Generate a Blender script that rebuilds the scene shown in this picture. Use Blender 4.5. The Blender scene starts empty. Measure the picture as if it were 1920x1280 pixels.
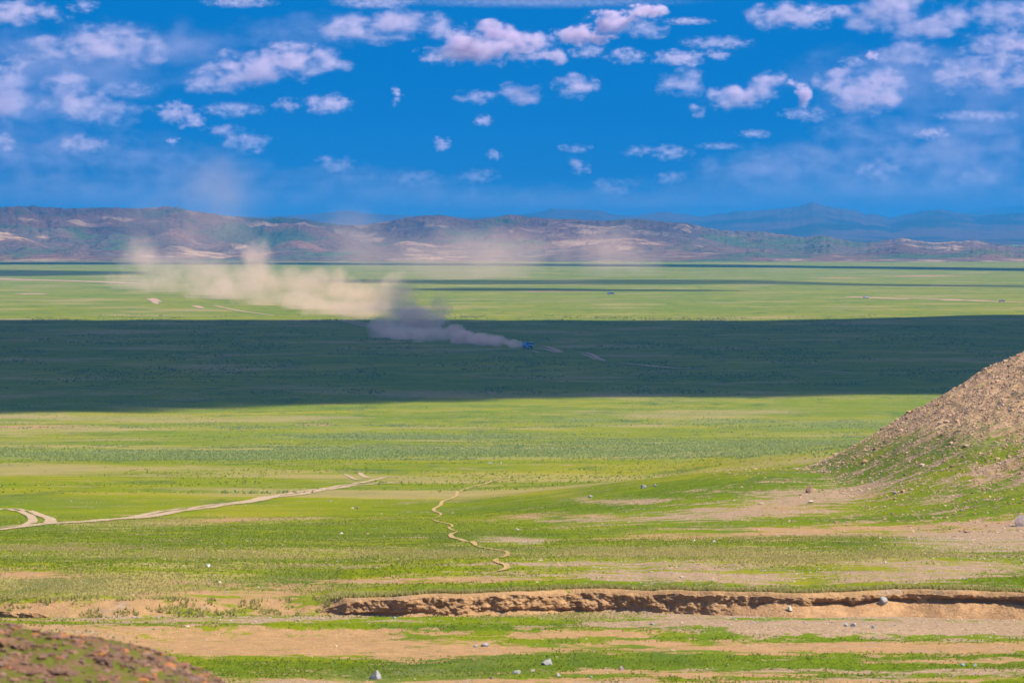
import bpy, bmesh, math, random
import numpy as np
from mathutils import Vector, Matrix
from math import radians, sin, cos, pi

S = bpy.context.scene
COL = S.collection

# ------------------------------------------------------------------ camera
F = 10000.0            # focal length in pixels of the 1920 px wide photograph
CZ = 57.6              # eye height above the valley floor
HOR = 415.0            # row of the horizon
PITCH = math.atan((640 - HOR) / F)
cam_d = bpy.data.cameras.new('camera')
cam = bpy.data.objects.new('camera', cam_d)
COL.objects.link(cam)
cam.location = (0, 0, CZ)
cam.rotation_euler = (pi / 2 - PITCH, 0, 0)
cam_d.sensor_width = 36
cam_d.lens = F / 1920 * 36
cam_d.clip_start = 1.0
cam_d.clip_end = 400000
cam_d.dof.use_dof = True
cam_d.dof.focus_distance = 2000
cam_d.dof.aperture_fstop = 4.5
S.camera = cam

# ------------------------------------------------------------------ sun, sky, exposure
SUN_EL = radians(50)
SUN_AZ = radians(111)          # compass bearing of the sun, clockwise from +Y (straight ahead)
SUN = Vector((sin(SUN_AZ) * cos(SUN_EL), cos(SUN_AZ) * cos(SUN_EL), sin(SUN_EL)))
sun_d = bpy.data.lights.new('sun', 'SUN')
sun_d.energy = 4.9
sun_d.angle = radians(0.5)
sun_d.color = (1.0, 0.89, 0.70)
sun = bpy.data.objects.new('sun', sun_d)
COL.objects.link(sun)
sun.rotation_euler = SUN.to_track_quat('Z', 'Y').to_euler()

W = bpy.data.worlds.new('World')
S.world = W
W.use_nodes = True
nt = W.node_tree
for n in list(nt.nodes):
    nt.nodes.remove(n)
wo = nt.nodes.new('ShaderNodeOutputWorld')
bg = nt.nodes.new('ShaderNodeBackground')
sky = nt.nodes.new('ShaderNodeTexSky')
sky.sky_type = 'NISHITA'
sky.sun_disc = False
sky.sun_elevation = SUN_EL
sky.sun_rotation = SUN_AZ
sky.altitude = 1500
sky.air_density = 1.0
sky.dust_density = 0.0
sky.ozone_density = 3.0
tc = nt.nodes.new('ShaderNodeTexCoord')
mp = nt.nodes.new('ShaderNodeMapping')
mp.inputs['Location'].default_value = (0, 0, 0.42)      # a deep polarised blue down to the horizon
nt.links.new(tc.outputs['Generated'], mp.inputs['Vector'])
nt.links.new(mp.outputs['Vector'], sky.inputs['Vector'])
tint = nt.nodes.new('ShaderNodeMix')
tint.data_type = 'RGBA'
tint.blend_type = 'MULTIPLY'
tint.inputs[0].default_value = 1
tint.inputs[7].default_value = (0.0, 0.68, 1.12, 1)
nt.links.new(sky.outputs[0], tint.inputs[6])
# broken cloud added to the unseen sky overhead, to fill the shade with soft light
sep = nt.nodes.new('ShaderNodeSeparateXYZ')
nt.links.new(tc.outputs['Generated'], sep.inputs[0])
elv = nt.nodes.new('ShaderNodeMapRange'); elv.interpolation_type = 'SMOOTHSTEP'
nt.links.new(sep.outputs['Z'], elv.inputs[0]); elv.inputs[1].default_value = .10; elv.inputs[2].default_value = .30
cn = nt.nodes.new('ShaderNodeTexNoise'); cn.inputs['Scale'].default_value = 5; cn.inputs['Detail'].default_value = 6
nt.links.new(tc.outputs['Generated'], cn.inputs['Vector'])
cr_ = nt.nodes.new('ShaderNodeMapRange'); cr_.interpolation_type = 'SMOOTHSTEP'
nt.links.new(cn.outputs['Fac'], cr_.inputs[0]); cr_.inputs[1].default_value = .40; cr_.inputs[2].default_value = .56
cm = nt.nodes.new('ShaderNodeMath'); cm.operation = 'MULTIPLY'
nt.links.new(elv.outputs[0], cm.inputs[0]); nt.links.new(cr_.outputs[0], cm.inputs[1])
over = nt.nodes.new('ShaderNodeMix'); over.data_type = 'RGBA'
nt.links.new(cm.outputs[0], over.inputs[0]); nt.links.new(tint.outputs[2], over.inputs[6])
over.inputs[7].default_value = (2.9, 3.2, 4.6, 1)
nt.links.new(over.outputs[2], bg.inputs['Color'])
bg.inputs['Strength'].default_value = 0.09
nt.links.new(bg.outputs[0], wo.inputs['Surface'])

S.view_settings.view_transform = 'Standard'
S.view_settings.look = 'None'
S.view_settings.exposure = 1.0
S.view_settings.gamma = 1
S.cycles.use_denoising = True
S.cycles.max_bounces = 5
S.cycles.diffuse_bounces = 1
S.cycles.glossy_bounces = 1
S.cycles.transparent_max_bounces = 8
S.cycles.volume_bounces = 4
S.cycles.volume_max_steps = 256
S.cycles.use_adaptive_sampling = True
S.cycles.adaptive_threshold = 0.02

# ------------------------------------------------------------------ numpy noise
_rng = np.random.RandomState(7)
_P = _rng.permutation(4096).astype(np.int64)
_G = _rng.rand(4096)


def _h(ix, iy, s):
    return _G[_P[(_P[(ix + s * 131) & 4095] + iy) & 4095]]


def vnoise(x, y, s=0):
    ix = np.floor(x).astype(np.int64); iy = np.floor(y).astype(np.int64)
    fx = x - ix; fy = y - iy
    fx = fx * fx * fx * (fx * (fx * 6 - 15) + 10); fy = fy * fy * fy * (fy * (fy * 6 - 15) + 10)
    a = _h(ix, iy, s); b = _h(ix + 1, iy, s); c = _h(ix, iy + 1, s); d = _h(ix + 1, iy + 1, s)
    return (a + (b - a) * fx) * (1 - fy) + (c + (d - c) * fx) * fy


def fbm(x, y, s=0, o=5, g=0.5):
    r = 0; a = 1; t = 0
    for k in range(o):
        r = r + a * vnoise(x * 2 ** k + 17.3 * k, y * 2 ** k + 9.1 * k, s + k); t += a; a *= g
    return r / t


def ridged(x, y, s=0, o=5, g=0.5):
    r = 0; a = 1; t = 0
    for k in range(o):
        r = r + a * (1 - np.abs(2 * vnoise(x * 2 ** k + 7.7 * k, y * 2 ** k + 3.3 * k, s + k) - 1)); t += a; a *= g
    return r / t


def sstep(a, b, x):
    t = np.clip((x - a) / (b - a), 0, 1)
    return t * t * (3 - 2 * t)


def px_of(X, Y, Z):
    """pixel of the photograph (1920 x 1280) that shows a point"""
    c, s = cos(PITCH), sin(PITCH)
    d = Z - CZ
    zc = Y * c - d * s
    yc = Y * s + d * c
    return 960 + F * X / zc, 640 - F * yc / zc


def ray(px, py):
    x = (px - 960) / F; y = (640 - py) / F
    c, s = cos(PITCH), sin(PITCH)
    return Vector((x, c + y * s, -s + y * c))


def at(px, py, Y):
    r = ray(px, py)
    return Vector((0, 0, CZ)) + r * (Y / r.y)


# ------------------------------------------------------------------ terrain height
_pY = [-400, 0, 15, 40, 80, 120, 165, 190, 207, 241, 262, 320, 400, 500, 700, 1000, 1300, 1520, 1700, 2500, 60000]
_pZ = [50, 55.9, 54.6, 50.2, 45.0, 41.6, 40.0, 39.7, 39.7, 39.7, 39.65, 37.5, 34.3, 31.0, 24.2, 14.4, 5.2, 0.8, 0.0, 0, 0]
_yy = np.concatenate([np.arange(-400, 3000, 2.0), [60000.0]])
_zz = np.interp(_yy, _pY, _pZ)
_k = np.hanning(41)[1:-1]; _k /= _k.sum()
_zs = _zz.copy()
_zs[:-1] = np.convolve(np.pad(_zz[:-1], 19, mode='edge'), _k, mode='valid')


def bank_y(X):
    """where the cut bank of the dry river stands"""
    return 241.0 + 1.2 * np.sin(X * 0.13 + 1) + 0.9 * np.sin(X * 0.41) + 1.6 * (fbm(X / 3.4, X * 0 + 6.1, 92, 3) - .5) + 0.35 * (fbm(X * 0.5, X * 0 + 3.1, 90, 3) - 0.5) * 2


def bank_h(X):
    p = 960 + X / 241.0 * F
    return np.interp(p, [-400, 0, 100, 350, 520, 590, 640, 760, 1000, 1300, 1500, 1920, 2400],
                     [0.75, 0.70, 0.75, 0.65, 0.5, 0.55, 0.75, 0.9, 0.98, 1.0, 1.02, 1.12, 1.12]) * (1 + .22 * (fbm(X / 1.9, X * 0 + 1.7, 95, 4) - .5))


def bank_steep(X):
    """1 where the bank is a bare vertical face, 0 where it is a soft slope"""
    p = 960 + X / 241.0 * F
    return sstep(545, 670, p)


def zfun(X, Y):
    X = np.asarray(X, float); Y = np.asarray(Y, float)
    z = np.interp(Y, _yy, _zs)
    # upper side of the river bank
    yb = bank_y(X); st = bank_steep(X)
    wdt = 3.6 - 2.9 * st
    up = sstep(0, 1, (Y - yb + 0.1 * st) / wdt)
    z = z + bank_h(X) * up * (1 - sstep(262, 400, Y))
    # soft cut in the river floor
    u = 960 + X / np.maximum(Y, 20) * F
    cut = np.exp(-((u - 520) / 260.0) ** 2) * sstep(221, 227, Y) * (1 - sstep(232, 238, Y))
    z = z - 0.0 * cut + 0.35 * sstep(227, 231, Y + 2 * np.sin(X * .21)) * (1 - sstep(235, 239, Y)) * sstep(-40, -10, -X)
    # stony hill on the right
    hx = X - 27.2 + 2.0 * (fbm(X * .06, Y * .02, 5, 3) - .5)
    a = np.where(hx > 0, 0.66 * (np.sqrt(hx * hx + 9) - 3), 0)
    a = a / (1 + (a / 90.0))
    g = sstep(375, 480, Y) * (1 - sstep(500, 640, Y))
    foot = 3.3 * sstep(-8, 25, X) * sstep(380, 470, Y) * (1 - sstep(500, 650, Y))
    z = z + a * g + foot + g * sstep(1, 6, a) * (1.1 * (fbm(X / 3.5, Y / 9, 18, 4) - .5) + .5 * (ridged(X / 1.3, Y / 3, 19, 3) - .5))
    # spur behind it
    z = z + 3.6 * sstep(15, 52, X) * np.exp(-((Y - 745) / 95.0) ** 2) + 1.2 * sstep(10, 80, X) * np.exp(-((Y - 900) / 120.0) ** 2)
    # rocky knoll close to the camera, lower left
    top = np.interp(X, [-60, -14, -7.1, -6.3, -5.6, -5.2, -4.9, -4.5, -4.1, -3.2, -2, 2, 8], [54, 52.1, 51.80, 51.72, 51.62, 51.55, 51.43, 51.27, 51.08, 50.4, 49.2, 46.0, 44])
    top = top + .34 * (fbm(X / .9, Y / 1.5, 15, 4) - .5)
    k = np.exp(-((Y - 74) / 11.0) ** 2 * 0.5)
    z = z + np.maximum(top - 45.8, 0) * k
    # gentle swell of the ground
    am = sstep(195, 330, Y)
    z = z + am * (0.9 * (fbm(X / 60, Y / 60, 11, 3) - .5) + 0.25 * (fbm(X / 12, Y / 14, 12, 3) - .5)) * (1 - 0.75 * sstep(700, 1700, Y))
    z = z + sstep(196, 205, Y) * (1 - am) * 0.22 * (fbm(X / 5, Y / 4, 13, 4) - .5)
    return z


def zat(x, y):
    return float(zfun(np.array([x]), np.array([y]))[0])


def gp(px, py):
    """the point of the ground seen at a pixel"""
    r = ray(px, py)
    Y = np.concatenate([np.arange(60, 1000, 0.25), np.geomspace(1000, 9000, 3000)])
    t = Y / r.y
    X = r.x * t; Z = CZ + r.z * t
    g = zfun(X, Y)
    below = np.nonzero(Z <= g)[0]
    below = below[below > 460] if py < 1270 and px < 420 else below
    if len(below) == 0:
        i = len(Y) - 1
    else:
        i = below[0]
    return Vector((float(X[i]), float(Y[i]), float(g[i])))


# ------------------------------------------------------------------ helpers
def link(name, me, parent=None, mat=None):
    o = bpy.data.objects.new(name, me)
    COL.objects.link(o)
    if parent is not None:
        o.parent = parent
    if mat is not None:
        me.materials.append(mat)
    return o


def tag(o, label=None, cat=None, group=None, kind=None):
    if label: o['label'] = label
    if cat: o['category'] = cat
    if group: o['group'] = group
    if kind: o['kind'] = kind
    return o


def empty(name, loc, rz=0):
    o = bpy.data.objects.new(name, None)
    COL.objects.link(o)
    o.location = loc
    o.rotation_euler = (0, 0, rz)
    o.empty_display_size = 0.5
    return o


def grid_mesh(name, X, Y, Z, smooth=True, attrs=None):
    """quad sheet from 2-D arrays"""
    nr, nc = X.shape
    me = bpy.data.meshes.new(name)
    v = np.stack([X, Y, Z], -1).reshape(-1, 3).astype(np.float32)
    i = np.arange(nr * nc).reshape(nr, nc)
    f = np.stack([i[:-1, :-1], i[:-1, 1:], i[1:, 1:], i[1:, :-1]], -1).reshape(-1, 4)
    return np_mesh(me, v, f, smooth, attrs)


def np_mesh(me, v, f, smooth=True, attrs=None):
    n = f.shape[1]
    me.vertices.add(len(v))
    me.vertices.foreach_set('co', v.astype(np.float32).ravel())
    me.loops.add(f.size)
    me.loops.foreach_set('vertex_index', f.astype(np.int32).ravel())
    me.polygons.add(len(f))
    me.polygons.foreach_set('loop_start', (np.arange(len(f)) * n).astype(np.int32))
    me.polygons.foreach_set('loop_total', np.full(len(f), n, np.int32))
    me.polygons.foreach_set('use_smooth', np.full(len(f), smooth))
    for k, a in (attrs or {}).items():
        at_ = me.attributes.new(k, 'FLOAT_COLOR', 'POINT')
        at_.data.foreach_set('color', a.reshape(-1, 4).astype(np.float32).ravel())
    me.update(calc_edges=True)
    me.validate()
    return me


class NB:
    """small node builder"""
    def __init__(self, name):
        self.m = bpy.data.materials.new(name)
        self.m.use_nodes = True
        self.t = self.m.node_tree
        for n in list(self.t.nodes):
            self.t.nodes.remove(n)
        self.out = self.t.nodes.new('ShaderNodeOutputMaterial')

    def n(self, kind, **kw):
        x = self.t.nodes.new(kind)
        for k, v in kw.items():
            setattr(x, k, v)
        return x

    def l(self, a, b):
        self.t.links.new(a, b)

    def s(self, sock, v):
        if isinstance(v, (int, float)):
            sock.default_value = v
        elif isinstance(v, (tuple, list)):
            sock.default_value = tuple(v) + ((1,) if len(v) == 3 and sock.type == 'RGBA' else ())
        else:
            self.l(v, sock)

    def math(self, op, a, b=0.0, c=0.0, clamp=False):
        x = self.n('ShaderNodeMath', operation=op, use_clamp=clamp)
        self.s(x.inputs[0], a); self.s(x.inputs[1], b); self.s(x.inputs[2], c)
        return x.outputs[0]

    def mix(self, fac, a, b, mode='MIX'):
        x = self.n('ShaderNodeMix', data_type='RGBA', blend_type=mode)
        self.s(x.inputs[0], fac); self.s(x.inputs[6], a); self.s(x.inputs[7], b)
        return x.outputs[2]

    def ramp(self, v, a, b, lo=0.0, hi=1.0):
        x = self.n('ShaderNodeMapRange', interpolation_type='SMOOTHSTEP')
        self.s(x.inputs[0], v); self.s(x.inputs[1], a); self.s(x.inputs[2], b)
        self.s(x.inputs[3], lo); self.s(x.inputs[4], hi)
        return x.outputs[0]

    def noise(self, vec, scale, detail=3, rough=0.55, dist=0.0):
        x = self.n('ShaderNodeTexNoise', noise_dimensions='3D')
        self.s(x.inputs['Vector'], vec)
        x.inputs['Scale'].default_value = scale
        x.inputs['Detail'].default_value = detail
        x.inputs['Roughness'].default_value = rough
        x.inputs['Distortion'].default_value = dist
        return x.outputs['Fac']

    def obj(self):
        return self.n('ShaderNodeTexCoord').outputs['Object']

    def scale(self, vec, s):
        x = self.n('ShaderNodeVectorMath', operation='MULTIPLY')
        self.s(x.inputs[0], vec); x.inputs[1].default_value = s
        return x.outputs[0]

    def surf(self, color, rough=0.9, spec=0.15, normal=None, metallic=0.0):
        b = self.n('ShaderNodeBsdfPrincipled')
        self.s(b.inputs['Base Color'], color)
        self.s(b.inputs['Roughness'], rough)
        b.inputs['Specular IOR Level'].default_value = spec
        b.inputs['Metallic'].default_value = metallic
        if normal is not None:
            self.l(normal, b.inputs['Normal'])
        self.l(b.outputs[0], self.out.inputs['Surface'])
        return b

    def bump(self, h, dist, strength=1.0):
        x = self.n('ShaderNodeBump')
        x.inputs['Distance'].default_value = dist
        x.inputs['Strength'].default_value = strength
        self.l(h, x.inputs['Height'])
        return x.outputs[0]


# ------------------------------------------------------------------ ground
# what grows or lies where: (x, y, half width, half height, tilt, strength) in photo pixels, turned into world-fixed masks
SAND = [(560, 1207, 250, 18, 0, 1.3), (400, 1198, 170, 18, 0, .9), (700, 1217, 120, 13, .06, 1), (300, 1186, 120, 7, 0, .7),
        (1020, 1190, 180, 7, 0, .8), (1330, 1214, 260, 9, 0, .85), (1650, 1213, 290, 8, 0, .9), (880, 1217, 140, 9, -.02, .9),
        (130, 1150, 260, 6, 0, .7), (250, 1138, 90, 12, 0, .9), (450, 1128, 140, 22, 0, .8), (60, 1140, 90, 14, 0, .9), (60, 1078, 70, 7, 0, .8),
        (1300, 1262, 260, 6, 0, .7), (1760, 1240, 180, 4, 0, .6), (760, 1277, 420, 5, 0, .8), (1700, 1275, 300, 5, 0, .7),
        (1550, 992, 330, 9, -.03, .85), (1850, 985, 170, 16, -.05, .95), (1150, 968, 210, 7, -.02, .7), (1450, 952, 210, 16, -.07, .8),
        (420, 974, 90, 4, -.03, .6), (60, 798, 95, 2.2, 0, 1), (595, 795, 30, 1.3, 0, .9), (1510, 957, 130, 17, 0, .5),
        (1640, 928, 60, 9, -.1, .7), (300, 1095, 60, 5, 0, .4), (900, 1085, 160, 3.5, 0, .8), (700, 1090, 130, 3, 0, .7), (370, 1118, 100, 9, 0, .6),
        (1560, 1112, 520, 5, 0, .6), (1100, 1116, 200, 3, 0, .4), (150, 1176, 200, 5, 0, .7), (1740, 517, 60, 1.3, 0, .9), (1560, 521, 40, 1, 0, .8), (1030, 546, 50, .9, 0, .7),
        (1300, 595, 200, .8, 0, .5), (1700, 600, 60, .7, 0, .6), (1860, 880, 90, 30, -.3, .5)]
GRAV = [(1660, 1174, 330, 13, .02, 1.6), (1350, 1165, 80, 8, 0, .9), (560, 1163, 260, 5, 0, .9), (260, 1158, 260, 3, 0, .7),
        (1880, 1003, 160, 26, -.04, 1), (1700, 1068, 240, 22, -.05, .75), (1340, 1080, 230, 14, 0, .85), (1180, 1058, 230, 11, 0, .7),
        (962, 1013, 52, 5.5, 0, 1), (1180, 937, 60, 4, -.06, .8), (1080, 973, 90, 5, -.02, .9), (1330, 962, 180, 12, -.05, .9),
        (1500, 940, 200, 24, -.08, .7), (640, 1062, 60, 4, 0, .6), (1800, 1262, 220, 7, 0, .6), (1330, 1252, 230, 5, 0, .5), (600, 1278, 220, 4, 0, .6),
        (1750, 905, 260, 60, -.2, .35), (1080, 937, 40, 5, 0, .6), (1250, 1135, 80, 3, 0, .3)]
DRY = [(150, 1098, 280, 20, 0, .95), (420, 1115, 300, 14, 0, .8), (400, 1040, 330, 9, 0, .7), (100, 1030, 170, 7, 0, .75),
       (800, 1036, 300, 8, 0, .7), (1250, 1036, 260, 10, 0, .85), (1500, 1048, 330, 9, -.02, .8), (350, 978, 160, 6, -.02, .8),
       (500, 1062, 200, 6, 0, .5), (1700, 1040, 250, 14, -.02, .6), (980, 1122, 200, 4, 0, .5), (1080, 1158, 130, 5, 0, .9),
       (760, 1200, 120, 9, 0, .5), (420, 1152, 160, 7, 0, .6), (150, 1205, 220, 14, 0, .7), (1400, 1190, 120, 5, 0, .4), (1600, 1003, 300, 8, -.03, .5),
       (930, 1055, 700, 30, 0, .25), (1750, 1130, 300, 6, 0, .4), (950, 700, 900, 1.6, .0, .5), (200, 735, 400, 6, 0, .35), (1100, 740, 900, 5, 0, .3)]
DEEP = [(1400, 905, 270, 22, -.09, 1), (1000, 952, 260, 16, -.02, .9), (1620, 890, 150, 35, -.35, .75), (1500, 1068, 260, 8, 0, .9),
        (1720, 968, 240, 7, -.05, 1), (900, 1101, 430, 8, 0, .7), (1900, 1085, 160, 18, -.06, 1), (1300, 1098, 450, 6, 0, .8),
        (960, 1250, 1300, 22, 0, .85), (880, 1173, 330, 6, 0, .9), (250, 1172, 330, 5, 0, .8), (1350, 1180, 200, 6, 0, .8), (1500, 1200, 500, 3.5, 0, .8),
        (520, 1008, 330, 14, 0, .55), (1300, 1022, 160, 6, 0, .8), (1000, 1000, 400, 8, 0, .5), (150, 1000, 250, 8, 0, .5), (1600, 1012, 200, 9, 0, .8),
        (600, 985, 250, 10, 0, .5), (1640, 1240, 400, 12, 0, .7), (540, 1232, 180, 8, 0, .7), (1850, 940, 120, 10, -.15, .8)]
YELL = [(1330, 868, 380, 18, -.05, 1), (900, 925, 260, 14, 0, .6), (350, 775, 700, 2.0, -.016, 1), (1100, 760, 1200, 6, -.01, .4),
        (300, 900, 500, 30, 0, .3), (1000, 590, 1100, 5, 0, .5), (900, 1045, 500, 16, 0, .4), (300, 820, 500, 8, 0, .4)]
REED = [(450, 853, 480, 8, 0, 1), (1100, 846, 500, 10, 0, 1), (1500, 830, 420, 8, 0, .8), (760, 818, 240, 6, 0, .9), (650, 838, 300, 4, 0, .8),
        (1350, 790, 400, 5, 0, .6), (500, 798, 500, 5, 0, .5), (1700, 800, 300, 10, 0, .6), (80, 760, 200, 3, 0, .5)]


def mask(px, py, L, wob=0.0, jx=0, jy=0):
    m = np.zeros_like(px)
    for (x, y, rx, ry, tl, s) in L:
        dx = px - x
        d = np.sqrt((dx / rx) ** 2 + ((py - y - tl * dx) / ry) ** 2)
        m = np.maximum(m, s * (1.15 - 0.52 * d))
    return np.clip(m, 0, 1.6)


yr = [np.array([-350, -200, -100, -50, -20, 0, 6, 12, 20, 30, 40.]), np.arange(46, 104, 0.7), np.arange(104, 196, 3.0)]
yr.append(np.arange(196, 262, 0.11))
y = 262.0
q = []
while y < 46000:
    q.append(y)
    row = (CZ - max(0, zat(0, y))) / y * F + 0.0
    y += max(0.25, y * y / (CZ * F) * 0.9) if y > 1300 else 0.25 + 3.2 * sstep(300, 1300, y)
yr.append(np.array(q + [46500.0]))
YR = np.concatenate(yr)
YR = YR[(YR < 7600) | (np.arange(len(YR)) % 1 == 0)]
uf = np.linspace(-0.105, 0.105, 640)
uo = np.geomspace(0.108, 2.2, 34)
UC = np.concatenate([-uo[::-1], uf, uo])
GX = UC[None, :] * (YR[:, None] + 25.0 + 0.0)
GX = np.where(YR[:, None] < 0, UC[None, :] * 60.0, GX) if False else UC[None, :] * (np.maximum(YR[:, None], 0) + 25.0)
GY = np.repeat(YR[:, None], len(UC), 1)
GZ = zfun(GX, GY)
gpx, gpy = px_of(GX, np.maximum(GY, 1), GZ)
gpy = np.where(GY < 150, 3000, gpy)
wobx = 60 * (fbm(GX / (GY * .02 + 2), GY / (GY * .1 + 6), 31, 3) - .5)
woby = 14 * (fbm(GX / (GY * .012 + 1), GY / (GY * .04 + 3), 37, 4) - .5) * sstep(480, 1000, gpy)
qx, qy = gpx + wobx, gpy + woby
LIP = (sstep(-1.5, -.5, GY - bank_y(GX)) * (1 - sstep(1.3, 2.6, GY - bank_y(GX) - 1.2 * fbm(GX, GY, 77, 3)))) * np.maximum(bank_steep(GX), .35)
A1 = np.stack([np.maximum(mask(qx, qy, SAND), LIP), mask(qx, qy, GRAV), mask(qx, qy, DRY), mask(qx, qy, DEEP)], -1)
knoll = sstep(1, -2, GX) * np.exp(-((GY - 74) / 20.0) ** 2 * 0.5)
hillm = sstep(0.4, 5.5, np.where(GX > 26, 0.60 * (np.sqrt((GX - 25.5) ** 2 + 9) - 3), 0) * sstep(395, 480, GY) * (1 - sstep(560, 640, GY)))
A2 = np.stack([mask(qx, qy, YELL), mask(qx, qy, REED), hillm, np.clip(knoll * 2.5, 0, 1)], -1)


def ground_material():
    b = NB('steppe_ground')
    P = b.obj()
    a1 = b.n('ShaderNodeAttribute', attribute_name='m1')
    a2 = b.n('ShaderNodeAttribute', attribute_name='m2')
    s1 = b.n('ShaderNodeSeparateColor'); b.l(a1.outputs['Color'], s1.inputs[0])
    s2 = b.n('ShaderNodeSeparateColor'); b.l(a2.outputs['Color'], s2.inputs[0])
    sand, grav, dry, deep = s1.outputs[0], s1.outputs[1], s1.outputs[2], a1.outputs['Alpha']
    yel, reed, hill, knl = s2.outputs[0], s2.outputs[1], s2.outputs[2], a2.outputs['Alpha']
    n01 = b.noise(P, 9.0, 3, .7)       # decimetres
    n1 = b.noise(P, 1.3, 5, .65)       # a metre
    n10 = b.noise(P, 0.10, 6, .62)     # ten metres
    n30 = b.noise(b.scale(P, (1.0, 1.0, 1.0)), 0.030, 6, .62)     # streaks of the far plain
    n200 = b.noise(P, 0.004, 4, .6)
    nm = b.noise(b.scale(P, (.7, 1.0, 1.0)), .6, 8, .76)        # ragged edges of every patch
    nb = b.math('ADD', b.math('MULTIPLY', nm, .62), b.math('ADD', b.math('MULTIPLY', b.noise(P, 3.0, 5, .75), .18), b.math('MULTIPLY', b.noise(b.scale(P, (.6, 1, 1)), .13, 3, .6), .36)))
    nb = b.math('ADD', b.math('MULTIPLY', b.math('SUBTRACT', nb, .58), 5.5), .5)      # strong contrast
    nf = b.noise(b.scale(P, (1.0, .28, 1.0)), .075, 5, .66)       # scrub: long dark dashes seen edge on
    nw = b.noise(b.scale(P, (1.0, .8, 1.0)), .011, 7, .66)       # wide pale bands
    g = b.mix(b.ramp(n200, .38, .62), (.168, .188, .004), (.125, .165, .004))
    g = b.mix(b.math('MULTIPLY', b.ramp(n30, .50, .62), .55), g, (.085, .13, .022))
    g = b.mix(b.math('MULTIPLY', b.ramp(n30, .47, .36), .5), g, (.25, .22, .018))
    g = b.mix(b.math('MULTIPLY', b.ramp(n10, .52, .68), .5), g, (.23, .21, .012))
    g = b.mix(b.ramp(b.math('ADD', yel, b.math('MULTIPLY', b.math('SUBTRACT', n10, .5), 1.2)), .3, .8, 0, .75), g, (.235, .215, .012))
    g = b.mix(b.ramp(b.math('ADD', reed, b.math('MULTIPLY', b.math('SUBTRACT', n30, .5), 2.2)), .35, .8, 0, .8), g, (.165, .195, .055))
    g = b.mix(b.ramp(b.math('ADD', deep, b.math('MULTIPLY', b.math('SUBTRACT', nb, .5), 1.2)), .35, .75, 0, .9), g, (.075, .118, .006))
    dn = b.math('ADD', dry, b.math('MULTIPLY', b.math('SUBTRACT', nb, .5), 1.3))
    g = b.mix(b.ramp(dn, .34, .66, 0, .9), g, b.mix(n01, (.24, .19, .06), (.34, .28, .12)))
    g = b.mix(b.math('MULTIPLY', b.ramp(n01, .35, .7), .35), g, (.055, .09, .012))
    far = b.ramp(b.n('ShaderNodeSeparateXYZ').outputs[1], 0, 1) if False else None
    g = b.mix(b.math('MULTIPLY', b.ramp(nf, .54, .68), .65), g, (.045, .085, .025))
    g = b.mix(b.math('MULTIPLY', b.ramp(nw, .51, .64), .5), g, (.31, .225, .13))
    g = b.mix(b.math('MULTIPLY', b.ramp(nw, .47, .38), .45), g, (.085, .14, .008))
    # a scatter of pale pebbles in the turf
    vor = b.n('ShaderNodeTexVoronoi'); b.l(P, vor.inputs['Vector']); vor.inputs['Scale'].default_value = 3.0
    peb = b.math('MULTIPLY', b.ramp(vor.outputs['Distance'], .16, .10), b.ramp(n10, .50, .62))
    g = b.mix(b.math('MULTIPLY', peb, .8), g, (.36, .32, .25))
    sc = b.mix(b.ramp(n1, .3, .7), (.33, .205, .105), (.26, .165, .085))
    sn = b.math('ADD', sand, b.math('MULTIPLY', b.math('SUBTRACT', nb, .5), 1.0))
    g = b.mix(b.ramp(sn, .42, .58), g, sc)
    v2 = b.n('ShaderNodeTexVoronoi'); b.l(P, v2.inputs['Vector']); v2.inputs['Scale'].default_value = 7.0
    gc = b.mix(v2.outputs['Color'], (.20, .135, .09), (.33, .24, .165))
    gn = b.math('ADD', grav, b.math('MULTIPLY', b.math('SUBTRACT', nb, .5), 1.2))
    g = b.mix(b.ramp(gn, .45, .62), g, gc)
    # stony hill: scree among turf, barer towards the top
    v3 = b.n('ShaderNodeTexVoronoi'); b.l(P, v3.inputs['Vector']); v3.inputs['Scale'].default_value = 2.2
    rc = b.mix(v3.outputs['Color'], (.32, .19, .12), (.42, .28, .19))
    hn = b.math('ADD', hill, b.math('MULTIPLY', b.math('SUBTRACT', b.noise(P, .45, 6, .7), .5), 1.9))
    g = b.mix(b.ramp(hn, .55, 1.0, 0, .9), g, rc)
    # reddish knoll
    kc = b.mix(b.ramp(b.noise(P, 1.6, 4, .6), .40, .54), (.15, .085, .06), (.09, .10, .02))
    g = b.mix(knl, g, kc)
    h = b.math('ADD', b.math('MULTIPLY', n1, .25), b.math('MULTIPLY', n01, .10))
    b.surf(g, 1.0, 0.0, b.bump(h, 1.0, .8))
    return b.m


ground_mat = ground_material()
ground = link('ground', grid_mesh('ground', GX, GY, GZ, True, {'m1': A1, 'm2': A2}), None, ground_mat)
tag(ground, kind='structure')

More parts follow.
